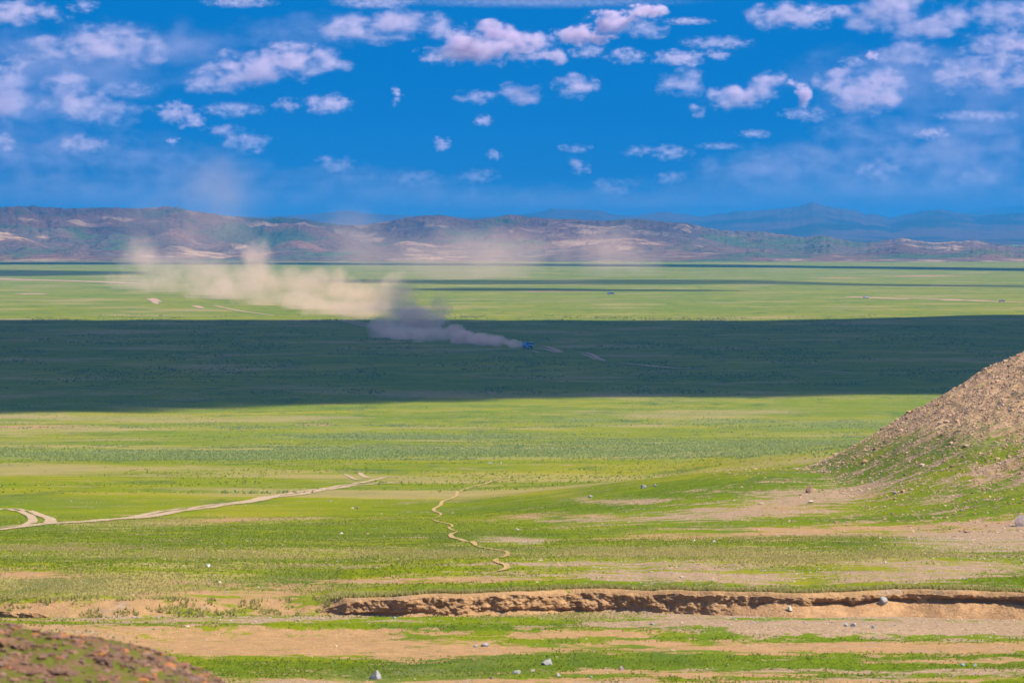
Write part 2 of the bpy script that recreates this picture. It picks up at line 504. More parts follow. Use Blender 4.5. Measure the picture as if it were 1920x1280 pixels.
# ------------------------------------------------------------------ hills and mountains
CREST = [(-700, 400), (-300, 395), (0, 388), (60, 386), (130, 391), (200, 389), (260, 391), (320, 387), (350, 393), (390, 400), (440, 406), (500, 410), (530, 408), (560, 410),
         (610, 418), (650, 423), (690, 421), (730, 414), (790, 404), (830, 403), (860, 409), (890, 413), (925, 408), (955, 402), (1000, 408), (1060, 411),
         (1130, 414), (1170, 411), (1200, 411), (1250, 416), (1290, 419), (1330, 428), (1380, 434), (1430, 434), (1470, 440), (1510, 445), (1540, 441),
         (1580, 449), (1620, 456), (1650, 452), (1690, 446), (1720, 452), (1760, 455), (1830, 450), (1860, 457), (1900, 461), (1930, 461), (2200, 455), (2700, 440)]
MTN = [(-900, 404), (0, 402), (300, 404), (500, 406), (540, 405), (590, 402), (620, 398), (655, 394), (690, 401), (740, 403), (800, 408), (870, 408), (930, 406), (980, 402), (1020, 396),
       (1035, 391), (1065, 393), (1090, 392), (1125, 395), (1160, 404), (1190, 405), (1220, 400), (1250, 397), (1275, 401), (1310, 406), (1350, 401), (1380, 396), (1420, 395),
       (1460, 391), (1485, 390), (1510, 383), (1525, 378), (1545, 385), (1570, 390), (1600, 393), (1625, 403), (1638, 400), (1670, 409), (1700, 402), (1730, 395), (1765, 392),
       (1800, 399), (1840, 404), (1870, 402), (1905, 399), (1930, 401), (2200, 396), (2800, 402)]
MTN2 = [(-900, 410), (400, 409), (540, 403), (600, 397), (650, 401), (1100, 408), (1230, 402), (1450, 412), (1780, 405), (1850, 392), (1880, 388), (1930, 387), (2200, 392), (2800, 405)]


def relief(name, crest, y0, yc, y1, nu, nv, amp, fx, seed, jag, ulim, base=-3.0, shape=1.0, humps=()):
    u = np.linspace(-ulim, ulim, nu)
    v = np.linspace(0, 1, nv)
    U, V = np.meshgrid(u, v)
    Y = y0 + (y1 - y0) * V
    X = U * Y
    cx = np.array([c[0] for c in crest], float); cy = np.array([c[1] for c in crest], float)
    px = 960 + U * F
    cr = np.interp(px, cx, cy)
    s = (Y - y0) / (yc - y0)
    up = np.where(s < 1, np.clip(s, 0, 1) ** shape, np.clip(1 - (s - 1) * (yc - y0) / (y1 - yc), 0, 1) ** .7)
    rg = ridged(X / fx, Y / fx, seed, 6, .5)
    rg2 = ridged(X / (fx * 2.3) + 5, Y / (fx * 2.7), seed + 9, 3, .5)
    Z = up * (0.50 + amp * (rg - .5) + 1.1 * amp * (rg2 - .5)) + 0.5 * up ** 3
    Z = np.maximum(Z, 0) * sstep(0, .12, V)
    for hx_, row, hw, hy in humps:
        top = (CZ + (HOR - row) / F * hy) / (CZ + (HOR - np.interp(hx_, cx, cy)) / F * yc)
        dd = np.abs((px - hx_) / hw) ** 1.5 + np.abs((Y - hy) / (hw * hy / F * 1.3)) ** 1.5
        Z = np.maximum(Z, top * np.exp(-dd) * (.72 + .5 * rg))
    # make the sky line follow the crest seen in the photograph
    tgt_row = cr - jag * (fbm(px[0:1] / 6, px[0:1] * 0, seed + 3, 4) - .5)
    hgt = CZ + (HOR - tgt_row) / F * yc
    el = np.maximum(Z, 1e-4)
    Z = Z * hgt
    for _ in range(6):
        e = (CZ - Z) / Y * F + HOR
        top = e.min(0)
        want = tgt_row[0]
        k = (CZ + (HOR - want) / F * yc) / np.maximum(CZ + (HOR - top) / F * yc, 1)
        kk = np.convolve(np.pad(k, 10, mode='edge'), np.hanning(23)[1:-1] / np.hanning(23).sum(), mode='valid')
        Z = Z * kk[None, :]
    Z = Z + base * (1 - sstep(0, .1, V))
    dk = np.zeros_like(Z)
    for hx_, row, hw, hy in humps:
        if hx_ in (1690, 640, 1100, 880, 250, 1260):
            dk = np.maximum(dk, np.exp(-(np.abs((px - hx_) / hw) ** 2 + np.abs((Y - hy) / (hw * hy / F * 1.6)) ** 2)))
    att = np.stack([rg, up, dk, V], -1)
    return grid_mesh(name, X, Y, Z, True, {'m1': att})


def hill_material():
    b = NB('bare_hill')
    P = b.obj()
    a = b.n('ShaderNodeAttribute', attribute_name='m1')
    s = b.n('ShaderNodeSeparateColor'); b.l(a.outputs['Color'], s.inputs[0])
    nA = b.noise(b.scale(P, (1, .6, 3)), .0045, 6, .6)
    nB = b.noise(P, .012, 6, .65)
    nC = b.noise(b.scale(P, (1, .5, 2)), .0022, 3, .5)
    nD = b.noise(P, .06, 4, .6)
    g = b.mix(b.ramp(nB, .40, .60), (.15, .085, .06), (.10, .08, .065))
    g = b.mix(b.ramp(nC, .50, .60, 0, .8), g, (.20, .10, .065))
    g = b.mix(b.ramp(nA, .38, .50), (.075, .10, .04), g)
    g = b.mix(b.math('MULTIPLY', b.ramp(nA, .52, .60), b.ramp(nB, .44, .54)), g, (.40, .26, .16))
    g = b.mix(b.ramp(s.outputs[1], .12, .02), g, (.10, .13, .035))
    g = b.mix(b.ramp(nD, .5, .7, 0, .5), g, (.045, .05, .03))
    g = b.mix(b.ramp(s.outputs[2], .25, .6, 0, .75), g, b.mix(b.ramp(nB, .4, .6), (.075, .05, .042), (.115, .065, .05)))
    b.surf(g, 1.0, .0, b.bump(b.math('ADD', b.math('MULTIPLY', nB, 45.0), b.math('MULTIPLY', nD, 5.0)), 1.0, 1.0))
    return b.m


def mtn_material():
    b = NB('mountain_rock')
    P = b.obj()
    n = b.noise(b.scale(P, (1, .25, 2)), .003, 6, .65)
    g = b.mix(b.ramp(n, .42, .6), (.085, .055, .05), (.025, .035, .03))
    b.surf(g, 1.0, .03, b.bump(b.math('MULTIPLY', n, 20.0), 1.0, 1.0))
    return b.m


HUMPS = [(1690, 446, 105, 8250), (1560, 447, 60, 8500), (1530, 441, 70, 8900), (150, 452, 80, 7900), (330, 448, 120, 8000), (60, 430, 130, 8500), (250, 418, 90, 8700),
         (440, 440, 90, 8200), (560, 434, 80, 8300), (640, 430, 110, 8500), (760, 438, 120, 8200), (880, 434, 90, 8500), (1000, 436, 90, 8250), (1100, 445, 90, 8000), (1180, 440, 70, 8400),
         (1260, 455, 70, 7950), (1340, 448, 90, 8200), (1300, 432, 60, 8700), (1420, 458, 80, 7950), (1860, 462, 80, 8000), (1790, 458, 60, 8600), (700, 462, 80, 7800), (520, 462, 90, 7800), (1950, 465, 80, 8200)]
hm = hill_material(); mm = mtn_material()
hills = tag(link('hills', relief('hills', CREST, 7350, 9200, 11000, 1300, 340, 1.25, 210, 51, 3.5, .17, shape=1.25, humps=HUMPS), None, hm), kind='structure')
mountains = tag(link('mountains', relief('mountains', MTN, 12500, 21500, 25000, 1000, 320, 1.0, 900, 61, 3.5, .19), None, mm), kind='structure')
far_mountains = tag(link('far_mountains', relief('far_mountains', MTN2, 34000, 38000, 42000, 500, 70, .6, 2600, 71, 2.5, .19), None, mm), kind='structure')


# ------------------------------------------------------------------ cut bank of the dry river
def bank():
    X0, X1 = -34.0, 34.0
    nx, nt_ = 1500, 60
    x = np.linspace(X0, X1, nx)
    t = np.linspace(0, 1, nt_)
    XX, TT = np.meshgrid(x, t)
    p = 960 + XX / 241.0 * F
    H = bank_h(XX)
    left = 1 - sstep(60, 150, p)
    H = np.where(p < 400, .45 * left * (.6 + .8 * fbm(XX / .8, XX * 0, 161, 3)), H)
    st = np.clip(bank_steep(XX) + left, 0, 1)
    talus = sstep(1270, 1480, p)                      # sand apron under a broken lip on the right
    ft = np.minimum(TT / .94, 1)
    z = H * ft
    big = fbm(XX / 1.6, z / .9, 101, 4) - .5
    mid = fbm(XX / .30, z / .26, 111, 5, .6) - .5
    strata = fbm(XX / 3.0, z / .10, 121, 3) - .5
    face = 0.20 * ft                                   # leans back a little
    under = 0.8 * sstep(.15, .62, fbm(XX / 2.6, XX * 0 + 2, 131, 3) - .1) * np.exp(-((ft - .13) / .16) ** 2)
    apron_line = .63 + .10 * (fbm(XX / 1.2, XX * 0 + 8, 133, 3) - .5) * 2
    ap = np.where(ft < apron_line, ft / apron_line * 1.15, 1.15 + (.42 * np.exp(-((ft - apron_line - .06) / .12) ** 2)) * sstep(.35, .6, fbm(XX / 1.3, XX * 0 + 5, 141, 4)) * sstep(0, .05, ft - apron_line))
    rough = (0.55 * big + 0.60 * mid + 0.05 * strata)
    yo = (1 - talus) * (face + under + rough * .8) + talus * (ap - .9 + rough * (.12 + .5 * sstep(0, .1, ft - apron_line)))
    yo = yo * st + (1 - st) * (1.2 + 0 * ft)
    z = z * (1 - 0.0)
    # lip: last rows run back over the turf and dip under it
    back = np.clip((TT - .94) / .06, 0, 1)
    yo = yo + back * (1.2 * st + .1)
    zz = np.interp(241.0, _yy, _zs) + z * (st * 1.0 + (1 - st) * .2) - .05 - .10 * back ** 2
    lip = 0.13 * (fbm(XX / .5, XX * 0, 151, 4) - .5) * sstep(.7, .94, TT)
    Y = bank_y(XX) - .15 + yo
    me = grid_mesh('river_bank', XX, Y, zz + lip, True)
    b = NB('bank_earth')
    P = b.obj()
    n1 = b.noise(P, 1.2, 5, .65); n2 = b.noise(b.scale(P, (1, 1, 1.5)), 3.4, 5, .7); n3 = b.noise(P, 14.0, 3, .7)
    g = b.mix(b.ramp(n1, .4, .6), (.40, .245, .13), (.31, .19, .105))
    g = b.mix(b.ramp(n2, .48, .66, 0, .7), g, (.24, .135, .06))
    g = b.mix(b.ramp(n3, .62, .72, 0, .7), g, (.42, .33, .24))
    b.surf(g, 1.0, .03, b.bump(b.math('ADD', b.math('MULTIPLY', n2, .16), b.math('MULTIPLY', n3, .05)), 1.0, 1.0))
    o = link('river_bank', me, None, b.m)
    return tag(o, kind='structure')


bank()


# ------------------------------------------------------------------ tracks and footpaths: thin sheets draped on the ground
def dirt_material(name, c1, c2):
    b = NB(name)
    P = b.obj()
    n = b.noise(P, 2.0, 5, .7)
    b.surf(b.mix(b.ramp(n, .3, .7), c1, c2), 1.0, .03)
    return b.m


track_mat = dirt_material('track_dirt', (.37, .285, .20), (.27, .20, .13))
path_mat = dirt_material('path_dirt', (.37, .26, .13), (.28, .19, .09))
red_mat = dirt_material('far_track_dirt', (.38, .26, .18), (.30, .20, .14))


def strips(name, lines, mat, lift=.05, step=.35, jit=.35, seed=1):
    """lines: list of ([(px,py),...], width at start m, width at end m)"""
    V = []; Fc = []; n0 = 0
    rr = random.Random(seed)
    for pts, w0, w1 in lines:
        W3 = [gp(a, c) for a, c in pts]
        # Catmull-Rom through the ground points
        P = [W3[0]] + W3 + [W3[-1]]
        dense = []
        for i in range(1, len(P) - 2):
            seg = (P[i + 1] - P[i]).length
            k = max(3, int(seg / step)); k = min(k, 400)
            for j in range(k):
                t = j / k
                a = .5 * ((2 * P[i]) + (P[i + 1] - P[i - 1]) * t + (2 * P[i - 1] - 5 * P[i] + 4 * P[i + 1] - P[i + 2]) * t * t + (3 * P[i] - P[i - 1] - 3 * P[i + 1] + P[i + 2]) * t ** 3)
                dense.append(a)
        dense.append(P[-2])
        D = np.array([[a.x, a.y] for a in dense])
        T = np.gradient(D, axis=0); T /= np.maximum(np.linalg.norm(T, axis=1), 1e-6)[:, None]
        N = np.stack([-T[:, 1], T[:, 0]], 1)
        f = np.linspace(0, 1, len(D))
        arc = np.cumsum(np.concatenate([[0], np.linalg.norm(np.diff(D, axis=0), axis=1)]))
        w = (w0 + (w1 - w0) * f) * .5
        sd = rr.randint(1, 900)
        wl = w * (1 + jit * 2 * (fbm(arc / 1.1, arc * 0, sd, 4, .7) - .5)) * np.minimum(1, np.minimum(f, 1 - f) * 7 + .12)
        wr = w * (1 + jit * 2 * (fbm(arc / 1.1, arc * 0 + 7, sd, 4, .7) - .5)) * np.minimum(1, np.minimum(f, 1 - f) * 7 + .12)
        rows = []
        for k in (-1, -.5, 0, .5, 1):
            ww = wl if k < 0 else wr
            q = D + N * (k * ww)[:, None]
            rows.append(np.stack([q[:, 0], q[:, 1], zfun(q[:, 0], q[:, 1]) + lift], 1))
        R = np.stack(rows, 1)
        V.append(R.reshape(-1, 3))
        idx = n0 + np.arange(len(D) * 5).reshape(-1, 5)
        Fc.append(np.stack([idx[:-1, :-1], idx[:-1, 1:], idx[1:, 1:], idx[1:, :-1]], -1).reshape(-1, 4))
        n0 += len(D) * 5
    o = link(name, np_mesh(bpy.data.meshes.new(name), np.concatenate(V), np.concatenate(Fc)), None, mat)
    return tag(o, kind='structure')


strips('dirt_track', [
    ([(-60, 1000), (0, 993), (60, 985), (130, 980), (200, 975), (260, 971), (320, 961), (400, 950), (480, 939), (560, 927), (640, 914), (700, 907), (748, 903)], 1.5, 1.1),
    ([(-60, 996), (0, 989), (80, 982), (160, 977), (250, 969), (330, 955), (400, 946), (470, 938), (540, 926), (600, 917), (660, 908), (700, 900), (760, 892)], .9, .7),
    ([(-40, 962), (0, 955), (25, 957), (45, 962), (60, 970), (58, 980), (40, 987)], .45, 1.0),
    ([(-40, 957), (10, 953), (45, 957), (75, 966), (94, 974), (90, 982)], .45, 1.2),
    ([(646, 888), (655, 893), (668, 899), (690, 901)], .35, .6), ([(673, 886), (680, 892), (690, 896)], .6, .8),
    ([(790, 887), (820, 885), (850, 884)], .5, .4), ([(1076, 917), (1100, 914), (1122, 911)], .5, .6)], track_mat, seed=4)
strips('footpath', [
    ([(1020, 888), (985, 889), (955, 895), (922, 902), (900, 909), (870, 917), (858, 922), (856, 930), (848, 934), (830, 940), (826, 947), (815, 953), (814, 958), (826, 963), (822, 969), (806, 974)], .30, .36),
    ([(808, 973), (825, 979), (848, 985), (842, 990), (858, 996)], .20, .22),
    ([(858, 996), (845, 1002), (848, 1008), (865, 1012), (885, 1016), (893, 1024)], .3, .45),
    ([(893, 1024), (920, 1029), (948, 1034), (950, 1042), (932, 1048)], .20, .26),
    ([(932, 1048), (930, 1053), (948, 1060), (950, 1066), (935, 1071), (915, 1073)], .3, .3)], path_mat, seed=9, lift=.05)
strips('far_track', [
    ([(638, 600), (660, 606), (690, 613), (720, 620), (760, 627)], 2.2, 2.2), ([(650, 600), (680, 607), (705, 613), (735, 620)], 1.8, 1.8), ([(665, 602), (690, 607), (712, 612)], 1.4, 1.4),
    ([(998, 648), (1025, 650), (1040, 655), (1052, 661)], 2.4, 3), ([(998, 652), (1020, 654), (1044, 661)], 1.8, 2.2), ([(985, 656), (1000, 658), (1012, 662)], 1, 1.4),
    ([(1080, 660), (1105, 663), (1122, 672), (1134, 677)], 2.4, 2.6), ([(1090, 663), (1106, 669), (1116, 674)], 1.3, 1.3),
    ([(1155, 680), (1200, 684), (1260, 690), (1330, 692)], 2.6, 4.5), ([(1500, 695), (1560, 697), (1600, 699)], 3, 3),
    ([(-80, 519), (30, 524), (110, 526), (200, 529), (260, 532)], 30, 30), ([(278, 560), (288, 564), (295, 570)], 5, 4), ([(285, 559), (300, 566)], 5, 5),
    ([(365, 573), (380, 578)], 6, 5), ([(400, 572), (450, 583), (520, 592)], 3, 3), ([(48, 550), (70, 552)], 20, 20), ([(1590, 556), (1650, 559), (1700, 561)], 16, 14),
    ([(1745, 561), (1765, 562)], 14, 14), ([(1776, 561), (1795, 564)], 20, 14), ([(1820, 563), (1850, 565), (1940, 567)], 14, 14)], red_mat, lift=.12, step=4, jit=.6, seed=3)


# ------------------------------------------------------------------ stones
def stone_mesh(name, seed, sx, sy, sz, sub=3, rough=.12):
    bm = bmesh.new()
    bmesh.ops.create_icosphere(bm, subdivisions=sub, radius=1)
    rr = random.Random(seed)
    cuts = [(Vector((rr.gauss(0, 1), rr.gauss(0, 1), rr.gauss(0, .8))).normalized(), rr.uniform(.42, .78)) for _ in range(13)]
    for v in bm.verts:
        for n, d in cuts:
            e = v.co.dot(n) - d
            if e > 0:
                v.co -= n * e * .92
        v.co *= 1 + rough * .3 * (rr.random() - .5)
        if v.co.z < -.35:
            v.co.z = -.35
    for v in bm.verts:
        v.co = Vector((v.co.x * sx, v.co.y * sy, (v.co.z + .22) * sz * 1.3))
    me = bpy.data.meshes.new(name)
    bm.to_mesh(me); bm.free()
    return me


def stone_mat(name, c1, c2):
    b = NB(name)
    P = b.obj()
    n = b.noise(P, 7.0, 5, .7)
    b.surf(b.mix(b.ramp(n, .35, .65), c1, c2), .9, .1, b.bump(n, .04, 1))
    return b.m


SM = {'grey': stone_mat('grey_stone', (.30, .29, .30), (.20, .195, .21)),
      'white': stone_mat('white_stone', (.47, .42, .35), (.36, .32, .27)),
      'brown': stone_mat('brown_stone', (.34, .22, .15), (.22, .14, .10)),
      'blue': stone_mat('blue_grey_stone', (.22, .28, .33), (.17, .20, .24)),
      'lilac': stone_mat('lilac_stone', (.27, .22, .21), (.18, .145, .145))}
ROCKS = [  # px, py of the foot, width px, height px, colour, label, category
    (1518, 924, 19, 15, 'brown', 'brown boulder standing alone at the foot of the stony hill', 'boulder'),
    (1913, 987, 22, 22, 'lilac', 'lilac grey boulder on the pale gravel at the right edge', 'boulder'),
    (706, 1274, 27, 17, 'grey', 'angular grey rock in the grass at the very bottom, left of centre', 'rock'),
    (1026, 1247, 23, 14, 'grey', 'light grey block of stone on dark green grass, largest near the bottom middle', 'rock'),
    (970, 1263, 20, 8, 'grey', 'low flat grey rock lying left below the light grey block', 'rock'),
    (910, 1213, 15, 7, 'grey', 'flat grey stone on the bare sand below the river bank', 'stone'),
    (891, 1213, 9, 5, 'blue', 'small bluish stone beside the flat grey one on the sand', 'stone'),
    (1655, 1131, 17, 13, 'grey', 'dark grey slab leaning on the sandy bank just below its broken lip', 'rock'),
    (1481, 1143, 12, 8, 'white', 'white stone lying on the sand apron of the bank', 'stone'),
    (1471, 1159, 6, 9, 'white', 'narrow upright white stone at the foot of the sand apron', 'stone'),
    (1586, 1174, 11, 7, 'grey', 'grey river stone, left one of the pair on the pale gravel', 'stone'),
    (1601, 1175, 12, 8, 'grey', 'dark river stone, right one of the pair on the pale gravel', 'stone'),
    (1638, 1178, 8, 6, 'blue', 'bluish river stone right of the grey pair on the gravel', 'stone'),
    (888, 1237, 10, 5, 'brown', 'small reddish stone at the upper edge of the bottom grass strip', 'stone'),
    (1000, 1259, 9, 7, 'white', 'pale stone lying between the flat grey rock and the light grey block', 'stone'),
    (1047, 1268, 13, 10, 'grey', 'pale grey stone in grass below and right of the light grey block', 'stone'),
    (1107, 1270, 9, 5, 'blue', 'dark bluish stone low in the bottom grass right of centre', 'stone'),
    (1165, 1256, 11, 8, 'lilac', 'pale pinkish stone in the bottom grass right of centre', 'stone'),
    (921, 1272, 9, 5, 'lilac', 'dull lilac stone half sunk in the bottom grass', 'stone'),
    (1806, 1249, 10, 6, 'blue', 'bluish stone on the grass strip at the lower right', 'stone'),
    (1828, 1249, 9, 6, 'grey', 'light stone just right of the bluish one at the lower right', 'stone'),
    (1206, 915, 11, 6, 'grey', 'grey rock, left and larger of the two on the open slope', 'rock'),
    (1228, 912, 8, 5, 'grey', 'grey rock, right and smaller of the two on the open slope', 'rock'),
    (919, 869, 10, 4, 'grey', 'low grey rock far out in the meadow above the footpath', 'rock'),
    (938, 869, 5, 4, 'white', 'tiny white rock beside the low grey one far out in the meadow', 'rock'),
    (661, 953, 6, 4, 'white', 'white stone of the pair in the meadow left of the footpath', 'stone'),
    (670, 953, 7, 4, 'brown', 'brown stone of the pair in the meadow left of the footpath', 'stone'),
    (1107, 932, 9, 4, 'grey', 'dark grey stone right of the stony patch on the slope', 'stone'),
    (970, 994, 8, 5, 'white', 'pale stone at the right end of the small bare patch', 'stone'),
    (849, 962, 6, 4, 'white', 'light stone standing right of the bend of the footpath', 'stone'),
    (690, 1002, 9, 5, 'brown', 'brown stone in the turf left below the footpath bend', 'stone'),
    (640, 1001, 7, 4, 'white', 'whitish stone in the turf left of the brown one', 'stone'),
    (1338, 1017, 7, 5, 'white', 'pale stone on the grass strip below the scree', 'stone'),
    (1302, 1014, 8, 4, 'white', 'flat whitish stone left of the pale one below the scree', 'stone'),
    (1636, 904, 8, 6, 'lilac', 'pale rock half way up the foot of the stony hill', 'rock'),
    (1520, 943, 12, 5, 'white', 'flat whitish slab on the scree below the brown boulder', 'rock'),
    (1679, 926, 11, 5, 'lilac', 'dark flat rock on the scree strip right of the brown boulder', 'rock'),
    (350, 1176, 12, 4, 'white', 'flat pale stone on the green strip under the left part of the bank', 'stone'),
    (412, 1093, 7, 4, 'white', 'white pebble in the grass above the left part of the bank', 'stone'),
    (484, 1102, 6, 4, 'white', 'white pebble above the soft slope of the bank', 'stone'),
    (1660, 1055, 5, 4, 'white', 'white pebble on the bare patch above the bank at right', 'stone'),
    (740, 1160, 7, 4, 'blue', 'small bluish stone at the foot of the undercut bank', 'stone'),
]
for i, (x, yy, w, h, c, lab, cat) in enumerate(ROCKS):
    p = gp(x, yy)
    on_apron = 1122 < yy < 1160 and x > 1300
    if on_apron:
        p = at(x, yy, float(bank_y(np.array([p.x]))[0]) - (.02 if yy < 1135 else .25))
    m = p.y / F
    rr = random.Random(i)
    me = stone_mesh(cat, 300 + i, w * m * .60, w * m * .5, h * m * .72)
    o = link(cat, me, None, SM[c])
    o.location = (p.x, p.y + w * m * .3, zat(p.x, p.y + w * m * .3) - .02)
    if on_apron:
        o.location = p
    o.rotation_euler = (rr.uniform(-.12, .12), rr.uniform(-.12, .12), rr.uniform(-.6, .6))
    tag(o, lab, cat, group='loose stones and boulders on the valley floor')


def tmpl(kind, k):
    """small template verts / triangles"""
    if kind == 'stone':
        bm = bmesh.new()
        bmesh.ops.create_icosphere(bm, subdivisions=1, radius=1)
        rr = random.Random(k)
        for v in bm.verts:
            v.co *= rr.uniform(.65, 1.1)
            v.co.z = max(v.co.z, -.4)
        bm.verts.index_update()
        V = np.array([v.co[:] for v in bm.verts]); T = np.array([[v.index for v in f.verts] for f in bm.faces])
        bm.free()
        return V, T


def scatter(name, pts, sizes, mat, kind='stone', seed=1, flat=.7, smooth=False):
    """ONE mesh of many uncountable small things"""
    rs = np.random.RandomState(seed)
    n = len(pts)
    V = []; T = []; off = 0
    ks = rs.randint(0, 6, n)
    for k in range(6):
        sel = np.nonzero(ks == k)[0]
        if len(sel) == 0: continue
        tv, tt = tmpl(kind, k)
        a = rs.rand(len(sel)) * 2 * pi
        ca, sa = np.cos(a), np.sin(a)
        s = sizes[sel]
        el = .6 + .8 * rs.rand(len(sel))
        vx = tv[None, :, 0] * s[:, None]; vy = tv[None, :, 1] * (s * el)[:, None]; vz = tv[None, :, 2] * (s * flat * (.6 + .7 * rs.rand(len(sel))))[:, None]
        x = vx * ca[:, None] - vy * sa[:, None] + pts[sel, 0:1]
        y = vx * sa[:, None] + vy * ca[:, None] + pts[sel, 1:2]
        z = vz + pts[sel, 2:3]
        V.append(np.stack([x, y, z], -1).reshape(-1, 3))
        T.append((tt[None] + (off + np.arange(len(sel)) * len(tv))[:, None, None]).reshape(-1, 3))
        off += len(sel) * len(tv)
    me = np_mesh(bpy.data.meshes.new(name), np.concatenate(V), np.concatenate(T), smooth)
    o = link(name, me, None, mat)
    return tag(o, kind='stuff')


def pebble_mat(name, cols):
    b = NB(name)
    g = b.n('ShaderNodeNewGeometry')
    r = g.outputs['Random Per Island']
    cr = b.n('ShaderNodeValToRGB')
    b.l(r, cr.inputs[0])
    cr.color_ramp.interpolation = 'CONSTANT'
    el = cr.color_ramp.elements
    el[0].position = 0; el[0].color = cols[0] + (1,)
    el[1].position = 1 / len(cols); el[1].color = cols[1] + (1,)
    for i, c in enumerate(cols[2:]):
        e = el.new((i + 2) / len(cols)); e.color = c + (1,)
    n = b.noise(b.obj(), 12, 3, .6)
    b.surf(b.mix(b.math('MULTIPLY', n, .5), cr.outputs[0], (.1, .07, .05)), .95, .05)
    return b.m


rs = np.random.RandomState(5)
# scree on the hill
N = 170000
X = 18 + 62 * rs.rand(N); Y = 370 + 240 * rs.rand(N)
hh = np.where(X > 26, 0.60 * (np.sqrt((X - 25.5) ** 2 + 9) - 3), 0) * sstep(375, 480, Y)
keep = (rs.rand(N) < sstep(-.6, 8, hh + 3 * (fbm(X / 4, Y / 9, 201, 4) - .5)) * .75 + .14 * (hh > .15) + .02) & (X < Y * .12) & (Y < 560)
X, Y = X[keep], Y[keep]
sz = .05 + .13 * rs.rand(len(X)) ** 3 + .22 * (rs.rand(len(X)) < .006)
scatter('scree', np.stack([X, Y, zfun(X, Y) + .0], 1), sz, pebble_mat('scree_stone', [(.44, .29, .19), (.34, .205, .13), (.38, .27, .19), (.23, .145, .10), (.48, .36, .26)]), seed=2)
# pebbles over the terrace and the river bed
N = 60000
Y = 200 + 330 * rs.rand(N) ** 1.2; X = (rs.rand(N) * 2 - 1) * Y * .105
Z = zfun(X, Y)
px_, py_ = px_of(X, Y, Z)
mg = mask(px_, py_, GRAV); ms = mask(px_, py_, SAND)
dens = .03 + .9 * sstep(.3, .8, mg) + .06 * sstep(.3, .8, ms) + .25 * sstep(.52, .7, fbm(X / 9, Y / 14, 211, 4)) * (py_ < 1120) * (py_ > 930)
keep = (rs.rand(N) < dens) & ((Y < bank_y(X) - .8) | (Y > bank_y(X) + 2.2))
X, Y, Z = X[keep], Y[keep], Z[keep]
scatter('pebbles', np.stack([X, Y, Z], 1), .025 + .06 * rs.rand(len(X)) ** 3 + .07 * (rs.rand(len(X)) < .01), pebble_mat('pebble', [(.42, .35, .28), (.36, .27, .20), (.47, .41, .33), (.27, .26, .27), (.40, .32, .25)]), seed=3)
# knoll rocks
N = 12000
X = -12 + 13 * rs.rand(N); Y = 74 + 7 * rs.randn(N)
keep = (Y > 45) & (Y < 105)
X, Y = X[keep], Y[keep]
sz = .025 + .055 * rs.rand(len(X)) ** 1.5 + .05 * (rs.rand(len(X)) < .05)
scatter('knoll_rubble', np.stack([X, Y, zfun(X, Y)], 1), sz * 1.15, pebble_mat('red_rubble', [(.19, .10, .075), (.12, .07, .055), (.23, .125, .085), (.15, .095, .085), (.20, .105, .07), (.13, .08, .07), (.21, .13, .10), (.17, .09, .06), (.25, .15, .11), (.11, .065, .055), (.16, .10, .09), (.34, .14, .05)]), seed=4, flat=.5)


# ------------------------------------------------------------------ grass tufts (uncountable)
def grass(name, X, Y, hgt, wid, cols, seed, lean=.25):
    n = len(X)
    r = np.random.RandomState(seed)
    Z = zfun(X, Y)
    V = np.zeros((n, 3, 3, 3))
    for k in range(3):
        a = r.rand(n) * 2 * pi
        dx, dy = np.cos(a) * wid, np.sin(a) * wid
        V[:, k, 0] = np.stack([X - dx, Y - dy, Z - .02], 1)
        V[:, k, 1] = np.stack([X + dx, Y + dy, Z - .02], 1)
        V[:, k, 2] = np.stack([X + r.randn(n) * hgt * lean + dx * r.randn(n), Y + r.randn(n) * hgt * lean, Z + hgt * (.7 + .5 * r.rand(n))], 1)
    T = np.arange(n * 9).reshape(-1, 3)
    me = np_mesh(bpy.data.meshes.new(name), V.reshape(-1, 3), T, False)
    b = NB(name + '_blades')
    g = b.n('ShaderNodeNewGeometry')
    c = b.mix(g.outputs['Random Per Island'], cols[0], cols[1])
    d = b.n('ShaderNodeBsdfDiffuse'); b.l(c, d.inputs['Color'])
    t = b.n('ShaderNodeBsdfTranslucent'); b.l(c, t.inputs['Color'])
    mx = b.n('ShaderNodeMixShader'); mx.inputs[0].default_value = .5
    b.l(d.outputs[0], mx.inputs[1]); b.l(t.outputs[0], mx.inputs[2]); b.l(mx.outputs[0], b.out.inputs['Surface'])
    return tag(link(name, me, None, b.m), kind='stuff')


N = 260000
Y = 200 + 260 * rs.rand(N) ** 1.35; X = (rs.rand(N) * 2 - 1) * Y * .105
Z = zfun(X, Y)
px_, py_ = px_of(X, Y, Z)
md, mg, ms, mdp = mask(px_, py_, DRY), mask(px_, py_, GRAV), mask(px_, py_, SAND), mask(px_, py_, DEEP)
clump = fbm(X / 1.3, Y / 1.8, 221, 4)
bare = np.maximum(mg, ms)
ok = ((Y < bank_y(X) - .3) | (Y > bank_y(X) + 1.6))
off = rs.rand(N)
isdry = off < sstep(.3, .75, md + (clump - .5) * 1.2)
kd = ok & isdry & (rs.rand(N) < .85 * (1 - sstep(.35, .6, bare)))
kg = ok & ~isdry & (rs.rand(N) < (.22 + .5 * sstep(.45, .6, clump)) * (1 - sstep(.3, .55, bare + (clump - .5))))
grass('dry_grass', X[kd], Y[kd], .05 + .08 * rs.rand(kd.sum()), .03, ((.36, .31, .10), (.52, .45, .20)), 5)
grass('green_grass', X[kg], Y[kg], .04 + .06 * rs.rand(kg.sum()), .04, ((.17, .25, .02), (.30, .34, .04)), 6)
